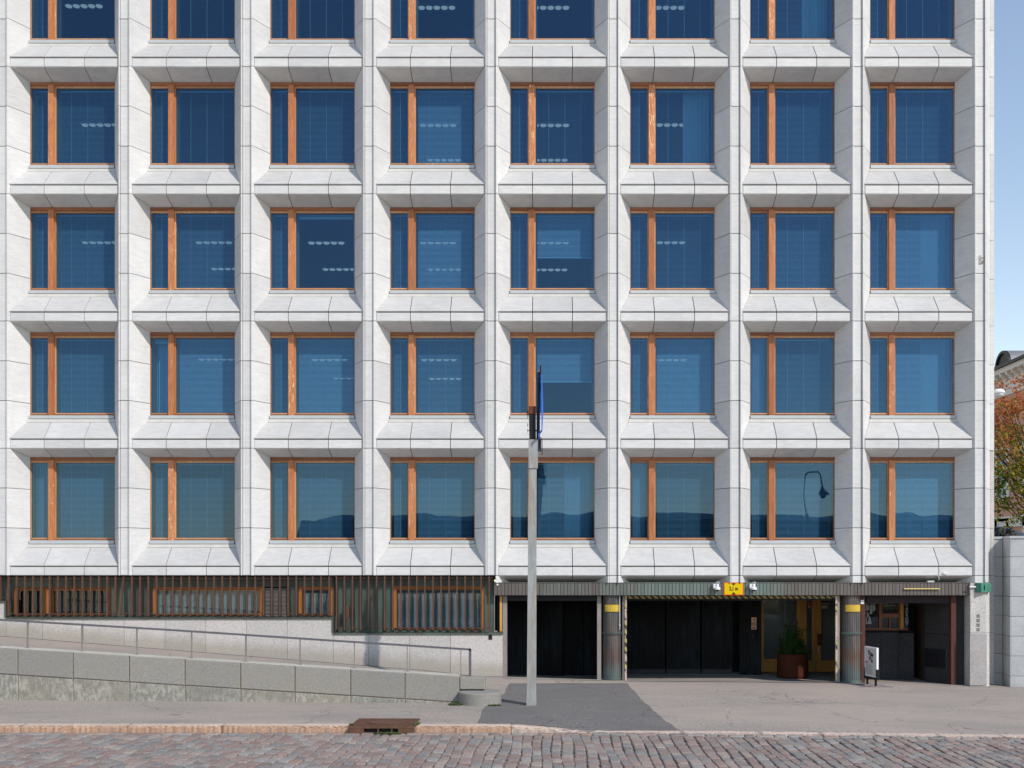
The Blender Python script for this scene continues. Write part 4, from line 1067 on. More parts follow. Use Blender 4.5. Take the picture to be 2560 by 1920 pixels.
tag(bpy.data.objects['lettering'] if 'lettering' in bpy.data.objects and bpy.data.objects['lettering'].parent is None else [o for o in bpy.data.objects if o.name.startswith('lettering') and o.parent is None][-1], 'small grey lettering at the top of the restaurant window', 'lettering')

# ceiling lights seen through the panes
def fixture(pxc, pyc, k, lab):
    zc = Lz(k+1)-.56; d = (zc-H0)*F/(CY-pyc); y = d-D; x = (pxc-CX)*d/F
    t = thing('ceiling_light', lab, 'ceiling light', (x, y, zc), 'office ceiling lights seen through the windows')
    mb = MB(); mb.box(-.62, .62, -.09, .09, .02, .10); mb.box(-.5, -.48, -.01, .01, .10, .16); mb.box(.48, .5, -.01, .01, .10, .16); mb.build('housing', M['grey_print'], t)
    for q in range(5):
        mb = MB(); mb.lathe([(.06, -.03), (.095, -.012), (.10, .018)], 0, 0, 14); mb.build('lens', M['lamp_lens'], t, (-.48+.24*q, 0, 0))
rn = {0: 'first', 1: 'second', 2: 'third', 3: 'fourth', 4: 'top'}
fx = [(250,313,3), (1095,314,3), (1110,401,3), (1377,314,3), (1377,401,3), (1668,313,3), (250,607,2), (535,607,2), (570,673,2), (816,608,2), (848,674,2), (1095,608,2), (1111,674,2), (1377,608,2), (1377,675,2),
      (1668,607,2), (540,899,1), (824,900,1), (872,946,1), (1097,900,1), (1113,947,1), (1672,901,1), (1092,20,4), (1377,20,4), (1665,20,4), (210, 16, 4)]
bn = {0: 'leftmost bay', 1: 'second bay from the left', 2: 'third bay from the left', 3: 'fourth bay from the left', 4: 'bay behind the tall pole', 5: 'third bay from the right', 6: 'second bay from the right', 7: 'rightmost bay'}
seen = set()
for a, b, k in fx:
    bi = int(round((ux(a, 3)+14)/3.5)); bi = min(7, max(0, bi)); deep = (bi, k) in seen; seen.add((bi, k))
    fixture(a, b, k, '%s row of five small ceiling lamps, %s office floor, %s' % ('deeper lower' if deep else 'front', rn[k], bn[bi]))

# ================================================================== RAMP WALL AND RAIL
rwl = thing('ramp_wall', 'grey granite block wall holding up the sloping footpath', 'wall')
WY, WB = -4.4, -4.0
jx = [ux(p, WY) for p in (-370, -232, -94, 44, 182, 323, 462, 601, 737, 876, 1012, 1149)]
tz = lambda x: .67 + (1.365-.67)*(ux(1149, WY)-x)/(ux(1149, WY)-ux(0, WY))
random.seed(5)
def block(pts_front, y0, y1, mat, name='granite_block', ch=.012):
    # quad in x,z with eased edges
    x0, x1 = pts_front[0][0], pts_front[1][0]; (a, b, c, d) = pts_front
    g_ = .010
    A = [(x0+g_, a[1]+g_), (x1-g_, b[1]+g_), (x1-g_, c[1]-g_), (x0+g_, d[1]-g_)]
    A = [(p+random.uniform(-.003, .003), q+random.uniform(-.003, .003)) for p, q in A]
    In = [(A[0][0]+ch, A[0][1]+ch), (A[1][0]-ch, A[1][1]+ch), (A[2][0]-ch, A[2][1]-ch), (A[3][0]+ch, A[3][1]-ch)]
    yo = y0+random.uniform(-.006, .006)
    v = [(x, yo, z) for x, z in In] + [(x, yo+ch, z) for x, z in A] + [(x, y1, z) for x, z in A]
    fs = [(0,1,2,3), (11,10,9,8)]
    for i in range(4):
        j = (i+1) % 4; fs += [(j, i, 4+i, 4+j), (4+j, 4+i, 8+i, 8+j)]
    mb = MB(); mb.add(v, fs); return mb.build(name, mat, rwl)
for a, b in zip(jx, jx[1:]):
    h = .645
    block([(a, tz(a)-h), (b, tz(b)-h), (b, tz(b)), (a, tz(a))], WY, WB, M['rw_up'])
    block([(a, -.25), (b, -.25), (b, tz(b)-h), (a, tz(a)-h)], WY+.012, WB, M['rw_low'])
mb = MB(); v = [(jx[0], WY+.03), (jx[-1], WY+.03)]
mb.add([(jx[0], WY+.03, -.3), (jx[-1], WY+.03, -.3), (jx[-1], WY+.03, tz(jx[-1])-.03), (jx[0], WY+.03, tz(jx[0])-.03), (jx[0], WB-.01, -.3), (jx[-1], WB-.01, -.3), (jx[-1], WB-.01, tz(jx[-1])-.03), (jx[0], WB-.01, tz(jx[0])-.03)],
       [(0,1,2,3),(5,4,7,6),(3,2,6,7),(1,5,6,2),(4,0,3,7)]); mb.build('mortar', M['sand'], rwl)
e0, e1 = jx[-1], ux(1213.5, WY)
block([(e0, .335), (e1, .335), (e1, .645), (e0, .652)], WY, WB+.01, M['rw_up'])
block([(e0, -.2), (e1-.15, -.2), (e1-.15, .335), (e0, .335)], WY+.06, WB, M['rw_up'])
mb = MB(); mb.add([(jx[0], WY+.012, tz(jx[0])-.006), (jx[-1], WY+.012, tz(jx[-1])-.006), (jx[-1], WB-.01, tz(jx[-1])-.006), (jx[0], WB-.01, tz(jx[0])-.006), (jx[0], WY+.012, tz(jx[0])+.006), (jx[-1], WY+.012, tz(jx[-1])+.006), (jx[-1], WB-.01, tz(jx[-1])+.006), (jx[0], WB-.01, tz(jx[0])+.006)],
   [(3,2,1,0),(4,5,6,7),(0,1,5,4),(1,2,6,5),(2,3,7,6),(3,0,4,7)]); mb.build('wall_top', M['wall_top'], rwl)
# round stone
rcx, rcy = ux(1200.5, -4.45), -4.45
mb = MB(); mb.lathe([(.515, -.15), (.520, .285), (.505, .305), (.3, .312), (.02, .314)], 0, 0, 48)
tag(mb.build('round_stone', M['rw_up'], None, (rcx, rcy, 0)), 'low round granite block at the foot of the ramp wall', 'stone block')
# handrail
hr = thing('handrail', 'grey steel handrail on thin posts along the top of the ramp wall', 'handrail')
HY = -4.12
hp = [(-260, 1531), (0, 1549), (420, 1574), (800, 1599), (1178, 1623.5)]
P3 = [(ux(a, HY), uz(b, HY)) for a, b in hp]
for (xa, za), (xb, zb_) in zip(P3, P3[1:]):
    mb = MB(); mb.add([(xa, HY-.035, za-.028), (xb, HY-.035, zb_-.028), (xb, HY+.035, zb_-.028), (xa, HY+.035, za-.028), (xa, HY-.035, za+.018), (xb, HY-.035, zb_+.018), (xb, HY+.035, zb_+.018), (xa, HY+.035, za+.018)],
        [(3,2,1,0),(4,5,6,7),(0,1,5,4),(1,2,6,5),(2,3,7,6),(3,0,4,7)]); mb.build('top_rail', M['rail'], hr)
for p in (-206, -68, 69, 205, 342, 479, 614, 750, 886, 1018, 1152):
    x = ux(p, HY); zt_ = interp(x, P3)-.02
    zb_ = tz(x) if x < e0 else .64
    mb = MB(); mb.box(x-.007, x+.007, HY-.04, HY+.04, zb_-.01, zt_); mb.box(x-.05, x+.05, HY-.06, HY+.06, zb_-.003, zb_+.006); mb.build('post', M['railpost'], hr)
x = ux(1175, HY); mb = MB(); mb.box(x-.03, x+.03, HY-.035, HY+.035, .63, P3[-1][1]+.015); mb.build('post', M['rail'], hr)

# ================================================================== STREET THINGS
# banner pole
PY = -4.8; s104 = F/(D+PY)
bp = thing('banner_pole', 'tall square galvanised pole with dark top and banner tube on the grey tarmac', 'pole', (ux(1328.5, PY), PY, gz(ux(1328, PY), PY)))
z = lambda py: uz(py, PY)-bp.location.z
X = lambda px: ux(px, PY)-bp.location.x
def taper(mb, x0, x1, z0, X0, X1, z1, d0, d1):
    mb.add([(x0,-d0,z0),(x1,-d0,z0),(x1,d0,z0),(x0,d0,z0),(X0,-d1,z1),(X1,-d1,z1),(X1,d1,z1),(X0,d1,z1)], [(3,2,1,0),(4,5,6,7),(0,1,5,4),(1,2,6,5),(2,3,7,6),(3,0,4,7)])
mb = MB(); taper(mb, X(1317), X(1340.5), -.02, X(1322), X(1341.5), z(1172), .105, .09); mb.build('shaft', M['galv'], bp)
mb = MB(); taper(mb, X(1316), X(1340.8), -.03, X(1316.3), X(1341), z(1743), .12, .118); mb.build('base_sleeve', M['galv'], bp)
mb = MB(); mb.box(X(1321.7), X(1344.5), -.115, .115, z(1171.5), z(1100)); mb.build('sleeve', M['galv'], bp)
mb = MB(); taper(mb, X(1323.5), X(1339.8), z(1100), X(1322.5), X(1339.5), z(1036), .08, .08); mb.box(X(1322), X(1341.5), -.086, .086, z(1077.5), z(1076)); mb.build('head', M['shutter'], bp)
mb = MB(); mb.box(X(1321.6), X(1339.6), -.09, .09, z(1036), z(1017)); mb.build('cap', M['brown_cap'], bp)
mb = MB()
for zz in (1030, 1041, 1062, 1076): mb.cyl((X(1321), -.05, z(zz)), (X(1319), -.05, z(zz)), .012, n=6); mb.box(X(1318.6), X(1319.6), -.06, -.03, z(zz)-.06, z(zz)+.03)
mb.build('bolt', M['black'], bp)
mb = MB(); mb.cyl((X(1345.5), 0, z(1129)), (X(1345.5), 0, z(931)), .042, n=14); tb = mb.build('banner_tube', M['navy'], bp, smooth=False)
mb = MB(); mb.cyl((X(1345), 0, z(931)), (X(1350), 0, z(925)), .03, n=8); mb.cyl((X(1344), 0, z(1129)), (X(1350), 0, z(1126)), .035, n=8); mb.build('clamp', M['alu'], bp)
mb = MB(); mb.box(X(1349.5), X(1353), -.09, .09, z(934), z(915)); mb.box(X(1350.5), X(1352), -.05, .05, z(982), z(934)); mb.box(X(1349.5), X(1353), -.05, .05, z(1129), z(1098)); mb.tube([(X(1343), 0, z(1086)), (X(1355), 0, z(1098)), (X(1355.5), 0, z(1136)), (X(1352.5), 0, z(1136))], .010, 6); mb.build('banner_arm', M['shutter'], bp)
# the banner hangs edge-on, slightly twisted
v = []; n = 16; fs = []   # about a third of a metre wide
for q in range(n+1):
    t_ = q/n; py = 936+(1098-936)*t_
    xa = X(1353.5)+(X(1354)-X(1353.5))*t_ - (.075 if t_ > .93 else 0)
    tw = .035*math.sin(math.pi*min(1, t_*1.02))*(1 if t_ < .95 else .3)
    v += [(xa, -.30, z(py)), (xa+tw, .05, z(py)), (xa+.006, -.30, z(py)), (xa+tw+.006, .05, z(py))]
for q in range(n):
    b = 4*q; fs += [(b, b+4, b+5, b+1), (b+2, b+3, b+7, b+6), (b, b+2, b+6, b+4), (b+1, b+5, b+7, b+3)]
mb = MB(); mb.add(v, fs); o = mb.build('banner', [M['blue']], bp); fix_normals(o)

# street drain
dl, dr_, df, db = ux(873, KY-.12), ux(1034, KY-.12), KY-.13, KY+.95
dt = thing('storm_drain', 'rusty ribbed iron drain cover set into the kerb', 'drain', ((dl+dr_)/2, (df+db)/2, .06))
w2 = (dr_-dl)/2; d2 = (db-df)/2
mb = MB(); mb.box(-w2, w2, -d2, d2, -.045, 0); mb.build('cover_plate', M['castiron'], dt)
for q in range(26):
    x = -w2+.03+(2*w2-.06)*q/25
    mb = MB(); mb.box(x-.010, x+.010, -d2+.02, d2-.02, .0, .011); mb.build('rib', M['iron_light'] if 'iron_light' in M else M['iron'], dt)
mb = MB(); mb.lathe([(.30, 0), (.30, .014), (.27, .016), (.27, .006)], 0, 0, 36); o = mb.build('round_lid', M['castiron'], dt, (0, 0, .004)); o.scale = (1.25, 1.05, 1)
mb = MB(); mb.box(-w2, -w2+.30, -d2+.005, -d2+.06, -.145, -.045); mb.box(w2-.32, w2, -d2+.005, -d2+.06, -.145, -.045); mb.box(-.08, -.055, -d2+.005, -d2+.06, -.145, -.045); mb.box(.20, .225, -d2+.005, -d2+.06, -.145, -.045); mb.build('front_frame', M['castiron'], dt)
mb = MB(); mb.box(-w2+.28, w2-.3, -d2+.07, -d2+.5, -.20, -.046); mb.build('opening', M['black'], dt)

# weeds
def weeds(x, y, z, rx, ry, n, h):
    mb = MB()
    for _ in range(n):
        a = random.random()*6.28; r = math.sqrt(random.random()); px_, py_ = x+rx*r*math.cos(a), y+ry*r*math.sin(a)
        for b in range(3):
            th = random.random()*6.28; l = h*random.uniform(.5, 1.2); w_ = l*.22; lean = random.uniform(.3, .9)*l
            ex, ey = px_+math.cos(th)*lean, py_+math.sin(th)*lean; nx, ny = -math.sin(th)*w_, math.cos(th)*w_
            mx_, my_ = (px_+ex)/2, (py_+ey)/2
            mb.add([(px_, py_, z), (mx_+nx, my_+ny, z+l*.6), (ex, ey, z+l*.75), (mx_-nx, my_-ny, z+l*.6)], [(0,1,2,3)])
    return tag(mb.build('weeds', M['weed']), kind='stuff')
weeds(ux(1140, -4.75), -4.72, .0, .18, .14, 150, .06); weeds(ux(1235, -4.95), -4.92, .0, .16, .08, 110, .06)
weeds(ux(970, KY-.1), KY-.22, -.09, .30, .07, 150, .05); weeds(ux(1041, KY), KY+.12, .055, .05, .16, 50, .05); weeds(ux(878, KY), KY+.02, .055, .04, .05, 24, .05)
weeds(-10.2, -4.46, .07, 3, .02, 14, .02)

# planter
ppx, ppy = ux(1981.5, 2.52), 2.52; pzz = gz(ppx, ppy); pr = 38*(D+2.5)/F
pl = thing('planter', 'rust coloured round planter by the glazed entrance holding a dark bushy plant', 'planter', (ppx, ppy, pzz+.01))
ph = uz(1638, ppy-pr)-pzz
mb = MB(); mb.lathe([(pr*.93, .0), (pr*.93, .05), (pr, .055), (pr, ph), (pr-.03, ph+.004), (pr-.035, ph-.08), (.01, ph-.08)], 0, 0, 64); mb.build('pot', M['planter'], pl)
plant = thing('bushy_plant', 'dark green trailing plant growing in the rust coloured planter', 'plant', (ppx, ppy, pzz+ph-.07))
random.seed(3)
mb = MB(); lv = MB()
for s_ in range(92):
    a = random.random()*6.28; r0 = pr*.8*math.sqrt(random.random()); p = Vector((r0*math.cos(a), r0*math.sin(a), 0))
    hgt = random.uniform(.45, 1.1)*(1.25-r0/pr*.85); tgt = Vector((p.x*.85 + random.uniform(-.15, .15)-.02, p.y*.5, hgt))
    if s_ < 10: tgt = Vector((math.cos(a)*(pr+.12), math.sin(a)*(pr+.12), random.uniform(.05, .45)))
    if s_ == 11: tgt = Vector((.52, -.1, .62)); p = Vector((.1, 0, 0))
    if s_ == 12: tgt = Vector((-.06, 0, 1.16))
    if s_ == 13: tgt = Vector((-.50, -.1, .55))
    prev = p; n = 9
    for q in range(1, n+1):
        t_ = q/n; c = p.lerp(tgt, t_) + Vector((0, 0, .12*math.sin(t_*3.1) if s_ < 14 else .03*math.sin(t_*3)))
        if s_ == 11: c = p.lerp(tgt, t_) + Vector((0, 0, .45*math.sin(t_*2.7)))
        mb.cyl(prev, c, .005, n=4, cap=False)
        for _ in range(9 if s_ > 13 else 6):
            d = Vector((random.gauss(0, 1), random.gauss(0, 1), random.gauss(0, .6)-.2)).normalized(); l = random.uniform(.045, .10); o_ = c+d*l*.3
            sd_ = d.cross(Vector((0, 0, 1))); sd_ = (sd_.normalized() if sd_.length > .1 else Vector((1, 0, 0)))*l*.3
            e = o_+d*l; m_ = o_+d*l*.5
            lv.add([o_, m_+sd_, e, m_-sd_], [(0,1,2,3)])
        prev = c
mb.build('stem', M['bark'], plant); tag(lv.build('foliage', M['leaf_dark'], plant), kind='stuff')

# poster stand
A2, B2 = Vector((ux(2164, -.25), -.25)), Vector((ux(2194, -.9), -.90))
ps = thing('poster_stand', 'white framed pavement poster stand with black feet beside the restaurant column', 'poster stand', ((A2.x+B2.x)/2, (A2.y+B2.y)/2, gz(9, -.6)))
ang = math.atan2(B2.y-A2.y, B2.x-A2.x); ps.rotation_euler = (R(0), 0, ang)
hwid = (B2-A2).length/2; z0, z1 = .27, 1.10
mb = MB(); t_ = .03
for x0_, x1_, za, zb_ in ((-hwid, -hwid+.035, z0, z1), (hwid-.035, hwid, z0, z1), (-hwid+.035, hwid-.035, z1-.035, z1), (-hwid+.035, hwid-.035, z0, z0+.035)): mb.box(x0_, x1_, -t_, t_, za, zb_)
mb.build('frame', M['white'], ps)
mb = MB(); mb.box(-hwid+.03, hwid-.03, -t_+.006, t_-.006, z0+.03, z1-.03); po = mb.build('poster', M['poster'], ps)
yy = -t_+.0045
for ch, x_, z_, s_ in (('T', -.10, .93, .13), ('O', .0, .89, .13), ('P', .09, .85, .13), ('P', -.04, .77, .13), ('A', .06, .72, .13)): text(ch, s_, (x_, yy, z_), M['ink'], po, name='letter', bold=.014, ext=.001)
mb = MB()
for q in range(6): mb.box(-.30, .08, yy-.001, yy, .33+q*.055, .334+q*.055)
for q in range(7): mb.box(-.30+q*.06, -.296+q*.06, yy-.001, yy, .33, .61)
mb.prismy([(-.30, .64), (-.10, .66), (-.30, .69)], yy-.001, yy); mb.build('drawing', M['ink'], po)
mb = MB()
for q in range(10):
    u = q/10; x_ = .02+.03*math.sin(u*2)+(.12*(1-u)**3); z_ = .34+.34*u
    mb.box(x_-.008, x_+.008, yy-.0012, yy, z_, z_+.036)
mb.build('stripe', M['yellow_pale'], po)
for s_ in (-1, 1):
    mb = MB(); mb.box(s_*hwid-.02, s_*hwid+.02, -.045, .045, z0-.07, z0+.23); mb.build('side_clip', M['black'], ps)
mb = MB(); mb.box(-hwid, hwid, -.035, .035, z0-.07, z0-.005); mb.build('cross_bar', M['black'], ps)
for s_ in (-1, 1):
    xx = s_*(hwid-.10); mb = MB(); mb.lathe([(.032, .03), (.034, .10), (.030, .13), (.034, .16), (.03, z0-.07)], xx, 0, 14); mb.build('spring', M['black'], ps)
    mb = MB(); L_ = .48; ca, sa = math.cos(-ang), math.sin(-ang)
    pts = [Vector((xx+ca*u*L_, sa*u*L_, .035*(1-u*u)+.008)) for u in [-1+q*.2 for q in range(11)]]
    mb.tube(pts, .014, 8); mb.build('foot', M['rail'], ps)

# ================================================================== RIGHT SIDE: stone wall, terrace, car, tree, old building
sw = thing('stone_wall', 'pale grey granite block wall at the right of the office block', 'wall')
fx0 = ux(2525, 0); fx1 = ux(2507, .8); fx2 = 12.96
rows = [uz(y_, 0) for y_ in (1740, 1690, 1640, 1590.5, 1541, 1491.5, 1441.7, 1392, 1346)]
mb = MB(); mb.prismz([(fx0+.03, .03), (26, .03), (26, .9), (fx2, .9), (fx2, .83), (fx1+.01, .83)], -.5, rows[-1]-.01); mb.build('wall_core', M['joint'], sw)
random.seed(9)
for r_, (z0, z1) in enumerate(zip(rows, rows[1:])):
    xs_ = [fx0] + [fx0+1.05+(.55 if r_ % 2 else 0)+1.15*q for q in range(10)]
    for a, b in zip(xs_, xs_[1:]):
        mb = MB(); mb.slab([(a, 0, z0), (b, 0, z0), (b, 0, z1), (a, 0, z1)], .05, .005); mb.build('granite_block', M['granite_wall'], sw)
    mb = MB(); mb.slab([(fx1, .8, z0), (fx0, .0, z0), (fx0, .0, z1), (fx1, .8, z1)], .05, .005); mb.build('granite_block', M['granite_wall'], sw)
    mb = MB(); mb.slab([(fx2, .8, z0), (fx1, .8, z0), (fx1, .8, z1), (fx2, .8, z1)], .05, .005); mb.build('granite_block', M['granite_wall'], sw)
mb = MB(); mb.prismz([(fx0-.02, -.03), (26, -.03), (26, .95), (fx2, .95), (fx2, .77), (fx1-.01, .77)], rows[-1], rows[-1]+.07); mb.build('coping', M['granite_wall'], sw)
TZ = 3.6
mb = MB(); mb.box(12.97, 120, .92, 120, -.7, TZ); tag(mb.build('upper_street', M['asphalt']), kind='structure')
# car (only its roof shows above the wall)
CXX, CYY = 20.3, 18.0
car = thing('parked_car', 'dark blue car parked behind the granite wall, only its roof showing', 'car', (CXX, CYY, TZ))
cb = NG('car_paint'); carm = cb.bsdf((.012,.03,.06), .25, .3)
silv = m_plain('chrome_trim', (.55,.57,.6), .3, .8, .02)
def carside(pts, y0, y1, tw=0):
    mb = MB(); n = len(pts); v = [(x_, y0, z_) for x_, z_ in pts] + [(x_, y1, z_) for x_, z_ in pts]
    mb.add(v, [tuple(range(n)), tuple(range(2*n-1, n-1, -1))] + [((i+1) % n, i, n+i, n+(i+1) % n) for i in range(n)]); return mb
body = [(-2.15,.25),(2.15,.25),(2.22,.5),(2.2,.72),(1.6,.86),(.95,.93),(-1.7,.97),(-2.15,.85),(-2.2,.5)]
o = carside(body, -.88, .88).build('body', carm, car); fix_normals(o); bv = o.modifiers.new('b', 'BEVEL'); bv.width = .06; bv.segments = 3
roof = [(-1.75,.95),(-1.35,1.33),(-.9,1.43),(.0,1.45),(.45,1.38),(1.35,.96)]
v = []; n = len(roof)
for s_ in (-1, 1):
    for x_, z_ in roof: v.append((x_, s_*(.80-(z_-.95)*.28), z_))
mb = MB(); mb.add(v, [tuple(range(n)), tuple(range(2*n-1, n-1, -1))] + [((i+1) % n, i, n+i, n+(i+1) % n) for i in range(n)]); o = mb.build('roof', carm, car); fix_normals(o)
for s_ in (-1, 1):
    y_ = lambda z_: s_*(.808-(z_-.95)*.28)
    for w_ in ([(-1.5,1.0),(-.25,1.0),(-.3,1.36),(-1.15,1.33)], [(-.15,1.0),(.95,1.0),(.3,1.34),(-.2,1.37)]):
        mb = MB(); mb.add([(a, y_(b), b) for a, b in w_], [(0,1,2,3) if s_ < 0 else (3,2,1,0)]); mb.build('side_window', M['black'], car)
    mb = MB(); mb.box(-1.7, 1.3, s_*.885-.008, s_*.885+.008, .955, .975); mb.build('trim', silv, car)
    for x_ in (-1.35, 1.35):
        mb = MB(); mb.cyl((x_, s_*.72, .32), (x_, s_*.9, .32), .32, n=24); wh = mb.build('wheel', M['black'], car); mb = MB(); mb.cyl((x_, s_*.88, .32), (x_, s_*.91, .32), .2, n=18); mb.build('rim', silv, wh)
mb = MB(); mb.add([(.52, -.62, 1.36), (1.28, -.74, 1.0), (1.28, .74, 1.0), (.52, .62, 1.36)], [(0,1,2,3)]); mb.build('windscreen', M['black'], car)

# old orange building behind
OB = thing('plaster_building', 'orange plaster building with cream cornice and a metal roof behind the autumn tree', 'building')
BXX = 26.0
g = NG('orange_plaster'); orp = g.bsdf(g.ramp(g.noise(g.vec(True, rnd=0), .8, 5), [(.3, (.60,.30,.20)), (.7, (.66,.35,.24))]), .9)
crm = m_plain('cream_plaster', (.78,.74,.66), .85, 0, .06, 2); rfm = m_plain('zinc_roof', (.24,.24,.245), .5, .3, .1, 1)
Y0, Y1 = 20, 48
pz_ = lambda py: H0+(CY-py)*57.8/F      # photo row at the frame's right edge
mb = MB(); mb.box(BXX, 40, Y0, Y1, TZ-.2, pz_(973)); mb.build('wall', orp, OB)
mb = MB(); mb.box(BXX-.08, 40, Y0-.08, Y1, pz_(973), pz_(946)); mb.build('frieze', crm, OB)
mb = MB(); mb.box(BXX-.16, 40, Y0-.16, Y1, pz_(946), pz_(943)); mb.box(BXX-.12, 40, Y0-.12, Y1, pz_(943), pz_(919)); mb.box(BXX-.55, 40, Y0-.55, Y1, pz_(919), pz_(906)); mb.build('cornice', crm, OB)
dmb = MB(); dmb.prismy([(0, -.48), (0, 0), (-.40, 0), (-.36, -.16), (-.14, -.30)], -.13, .13); DM = dmb.mesh('bracket', crm)
for q in range(30): ob('bracket', DM, OB, (BXX-.12, Y0+.4+q*.78, pz_(919)))
mb = MB(); mb.box(BXX-.72, BXX-.5, Y0-.7, Y1, pz_(906), pz_(899)); mb.build('gutter', M['shutter'], OB)
mb = MB(); mb.prismy([(BXX-.5, pz_(902)), (33, pz_(902)+1.35), (40, pz_(902))], Y0-.5, Y1); mb.build('roof', rfm, OB)
# barrel dormer
def dormer(yc):
    r_ = .98; zb_ = pz_(903); n = 16
    arc = [(yc+r_*math.cos(math.pi*q/n), zb_+.95*math.sin(math.pi*q/n)) for q in range(n+1)]
    mb = MB(); mb.prismx(arc, BXX-.30, BXX+5); d_ = mb.build('dormer', rfm, OB); fix_normals(d_)
    arc2 = [(yc+r_*.86*math.cos(math.pi*q/n), zb_+.80*math.sin(math.pi*q/n)) for q in range(n+1)]
    mb = MB(); mb.prismx(arc2, BXX-.32, BXX-.25); o = mb.build('louvre', M['black'], d_); fix_normals(o)
    mb = MB(); v = []
    for q in range(n):
        a, b = arc[q], arc[q+1]; a2, b2 = arc2[q], arc2[q+1]
        mb.add([(BXX-.42, *a), (BXX-.42, *b), (BXX-.42, *b2), (BXX-.42, *a2), (BXX-.28, *a), (BXX-.28, *b), (BXX-.28, *b2), (BXX-.28, *a2)], [(0,1,2,3),(7,6,5,4),(0,4,5,1),(3,2,6,7)])
    o = mb.build('rim', M['shutter'], d_); fix_normals(o)
    for q in range(5):
        h_ = .08+q*.14; w_ = r_*.84*math.sqrt(max(0, 1-(h_/.84)**2)); mb = MB(); mb.box(BXX-.345, BXX-.32, yc-w_, yc+w_, zb_+h_, zb_+h_+.03); mb.build('slat', M['shutter'], d_)
dormer(29.7); dormer(38.7)
for q in range(7):
    yc = 23.3+q*3.6
    for (z0, z1) in ((TZ+3.6, TZ+6.2), (TZ+.9, TZ+2.2)):
        mb = MB(); mb.box(BXX-.10, BXX+.02, yc-.95, yc-.62, z0-.15, z1+.25); mb.box(BXX-.10, BXX+.02, yc+.62, yc+.95, z0-.15, z1+.25); mb.box(BXX-.10, BXX+.02, yc-.62, yc+.62, z1, z1+.25); mb.box(BXX-.16, BXX+.02, yc-.62, yc+.62, z0-.2, z0)
        wd = mb.build('window', crm, OB)
        mb = MB(); mb.box(BXX-.03, BXX+.03, yc-.62, yc-.54, z0, z1); mb.box(BXX-.03, BXX+.03, yc+.54, yc+.62, z0, z1); mb.box(BXX-.03, BXX+.03, yc-.04, yc+.04, z0, z1); mb.box(BXX-.03, BXX+.03, yc-.54, yc+.54, z1-.5, z1-.42); mb.build('frame', M['railpost'], wd)
        mb = MB(); mb.box(BXX-.012, BXX+.0, yc-.54, yc+.54, z0, z1); mb.build('pane', M['glass_grn'] if 'glass_grn' in M else M['glass'], wd)
mb = MB(); mb.box(BXX-.10, BXX+.1, Y0-.1, Y1, pz_(1315), pz_(1292)); mb.box(BXX-.18, BXX+.1, Y0-.18, Y1, pz_(1292), pz_(1288)); mb.build('string_course', crm, OB)

# street lamp head peeping out from behind the corner
lp = thing('street_lamp', 'silver street lamp head showing beside the marble corner in front of the tree', 'street lamp', (13.5, 3.2, TZ))
zz = uz(984, 3.2)-TZ; xr = ux(2497, 3.2)-13.5
mb = MB(); mb.cyl((0, 0, 0), (0, 0, zz-.6), .07, .05, 12); mb.tube([(0, 0, zz-.6), (.1, 0, zz-.25), (.35, 0, zz-.14), (xr-.15, 0, zz-.12)], .035, 8); mb.build('pole', M['galv'], lp)
mb = MB(); mb.lathe([(.02, .13), (.10, .12), (.17, .07), (.19, .0), (.17, -.02)], xr, 0, 24); mb.v = [(x_, y_, z_+zz+.02) for x_, y_, z_ in mb.v]; mb.build('shade', M['white'], lp, smooth=True)
mb = MB(); mb.lathe([(.16, -.02), (.13, -.10), (.05, -.15), (.01, -.155)], xr, 0, 24); mb.v = [(x_, y_, z_+zz+.02) for x_, y_, z_ in mb.v]; mb.build('lamp_bowl', M['alu'], lp, smooth=True)

# tree
random.seed(21)
TX, TY = 20.4, 14.0
tr = thing('autumn_tree', 'maple turning red at the top and green below behind the granite wall', 'tree', (TX, TY, TZ))
def leafmat(name, c):
    g = NG(name); n = g.noise(g.vec(True, rnd=0), 3, 3)
    col = g.ramp(n, [(.3, tuple(x*.7 for x in c)), (.7, tuple(min(1, x*1.3) for x in c))])
    b = g.n('ShaderNodeBsdfDiffuse'); g.l(col, b.inputs[0]); t_ = g.n('ShaderNodeBsdfTranslucent'); g.l(col, t_.inputs[0])
    m_ = g.n('ShaderNodeMixShader'); m_.inputs[0].default_value = .35; g.l(b.outputs[0], m_.inputs[1]); g.l(t_.outputs[0], m_.inputs[2]); g.l(m_.outputs[0], g.out.inputs[0]); return g.mat
LMs = [leafmat('leaf_red', (.44,.12,.07)), leafmat('leaf_orange', (.46,.20,.06)), leafmat('leaf_yellow', (.40,.32,.06)), leafmat('leaf_green', (.17,.22,.035)), leafmat('leaf_deep', (.075,.12,.025))]
tm = MB()
tm.tube([(0, 0, 0), (.05, 0, 1.2), (-.03, .02, 2.4)], .17, 10); tm.tube([(-.03, .02, 2.4), (.05, 0, 4.2), (0, 0, 6.4)], .09, 8)
tips = []
for q in range(138):
    while True:
        c = Vector((random.uniform(-1, 1), random.uniform(-1, 1), random.uniform(-1, 1)))
        if .35 < c.length < 1: break
    c = Vector((c.x*2.9, c.y*2.9, 4.6+c.z*3.4))
    if c.x > -1.0 and c.z > 6.0: continue
    if random.random() < .12: c.x -= .4
    z0_ = max(1.6, c.z*.55-.1); a_ = Vector((0, 0, z0_)); m1 = a_.lerp(c, .5)+Vector((random.uniform(-.2, .2), random.uniform(-.2, .2), -.25))
    if q % 2 == 0: tm.cyl(a_, m1, .045, .028, 6, False); tm.cyl(m1, c, .028, .008, 6, False)
    else: tm.cyl(m1, c, .018, .006, 5, False)
    for _ in range(15):
        tips.append(c+Vector((random.gauss(0, .30), random.gauss(0, .30), random.gauss(0, .17))))
tm.build('trunk', M['bark'], tr)
lm = MB()
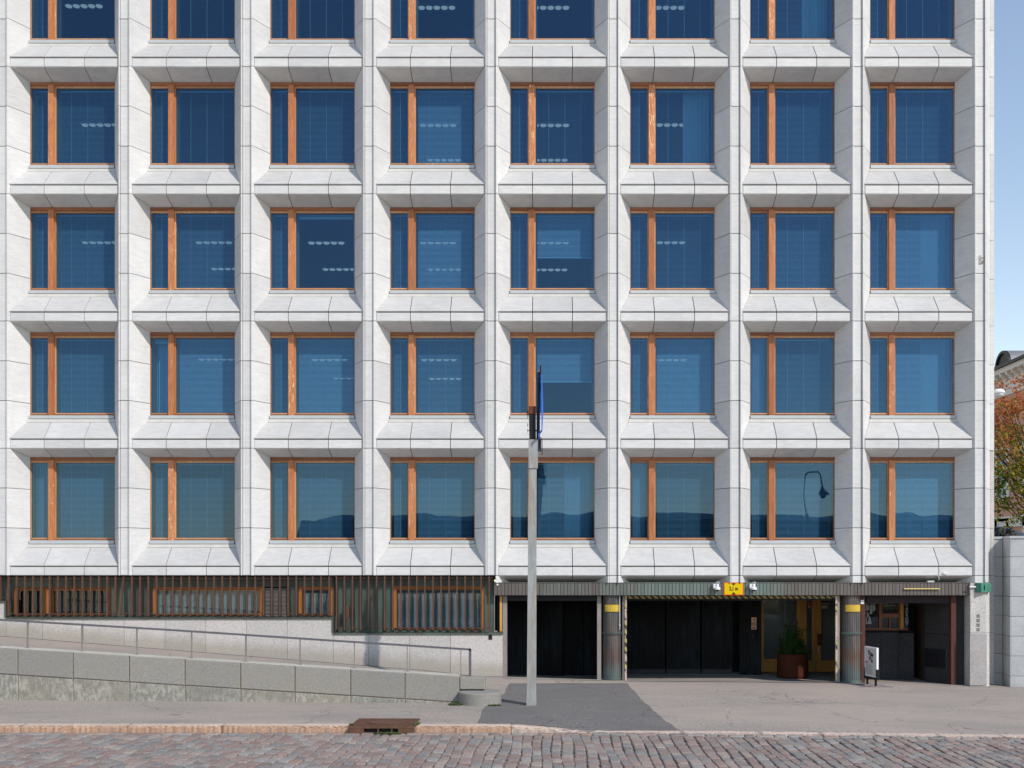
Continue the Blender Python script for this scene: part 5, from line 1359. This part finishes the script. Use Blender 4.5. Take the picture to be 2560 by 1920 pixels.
for t_ in tips:
    base = t_
    for _ in range(6):
        c = base + Vector((random.gauss(0, .11), random.gauss(0, .11), random.gauss(0, .08)))
        h = (c.z-1.2)/6.6 + random.gauss(0, .12) + .08*math.sin(c.x*2.1+c.y)
        lm.mi = (0 if random.random() < .55 else 1) if h > .72 else (random.choice((1, 1, 2, 0, 3)) if h > .56 else (random.choice((2, 3, 2, 3, 1)) if h > .36 else random.choice((3, 3, 4, 2, 4))))
        nrm = Vector((random.gauss(0, 1), random.gauss(0, 1), random.gauss(.8, .6))).normalized(); u = nrm.orthogonal().normalized(); w_ = nrm.cross(u)
        th = random.random()*6.28; u, w_ = u*math.cos(th)+w_*math.sin(th), w_*math.cos(th)-u*math.sin(th)
        s_ = random.uniform(.05, .085)
        lm.add([c-u*s_, c-w_*s_*.75, c+u*s_*.2+w_*0, c+u*s_, c+w_*s_*.75], [(0,1,3,4)])
tag(lm.build('crown', LMs, tr), kind='stuff')

# ================================================================== BEHIND THE CAMERA (seen mirrored in the panes)
wh_ = thing('quay_shed', 'long dark warehouse across the quay mirrored in the lowest windows', 'building')
mb = MB()
shedc = m_plain('shed_metal', (.055,.075,.08), .8, 0, .2, .4, world=True)
prof = []
mb.box(-36, 160, -150, -118, -1, 9.4); mb.prismx([(-152, 9.4), (-117, 9.4), (-119, 9.8), (-134, 10.9), (-150, 9.8)], -34, 160); mb.build('wall', shedc, wh_)
for q in range(36): mb = MB(); mb.box(-33+q*5, -31+q*5, -117.95, -117.85, 2, 7.5); mb.build('door', M['shutter'], wh_)
sl = thing('street_lamp', 'dark hooked street lamp across the road mirrored in a lower window', 'street lamp', (15.25, -30.3, -.2))
mb = MB(); mb.cyl((0, 0, 0), (-.1, 0, 6.5), .085, .06, 12); arc = [(-.1, 0, 6.5), (-.22, 0, 7.6), (-.15, 0, 8.35)] + [(.13-.30*math.cos(t_*math.pi/8), 0, 8.45+.42*math.sin(t_*math.pi/8)) for t_ in range(1, 8)] + [(.45, 0, 8.3), (.5, 0, 7.95)]
mb.tube(arc, .045, 10); mb.build('pole', M['black'], sl)
mb = MB(); mb.lathe([(.26, 7.55), (.24, 7.7), (.12, 7.85), (.05, 7.98)], .5, 0, 20); mb.build('shade', M['black'], sl)
mb = MB(); mb.lathe([(.02, 7.36), (.13, 7.42), (.16, 7.55)], .5, 0, 16); mb.build('lamp_bowl', M['shutter'], sl)
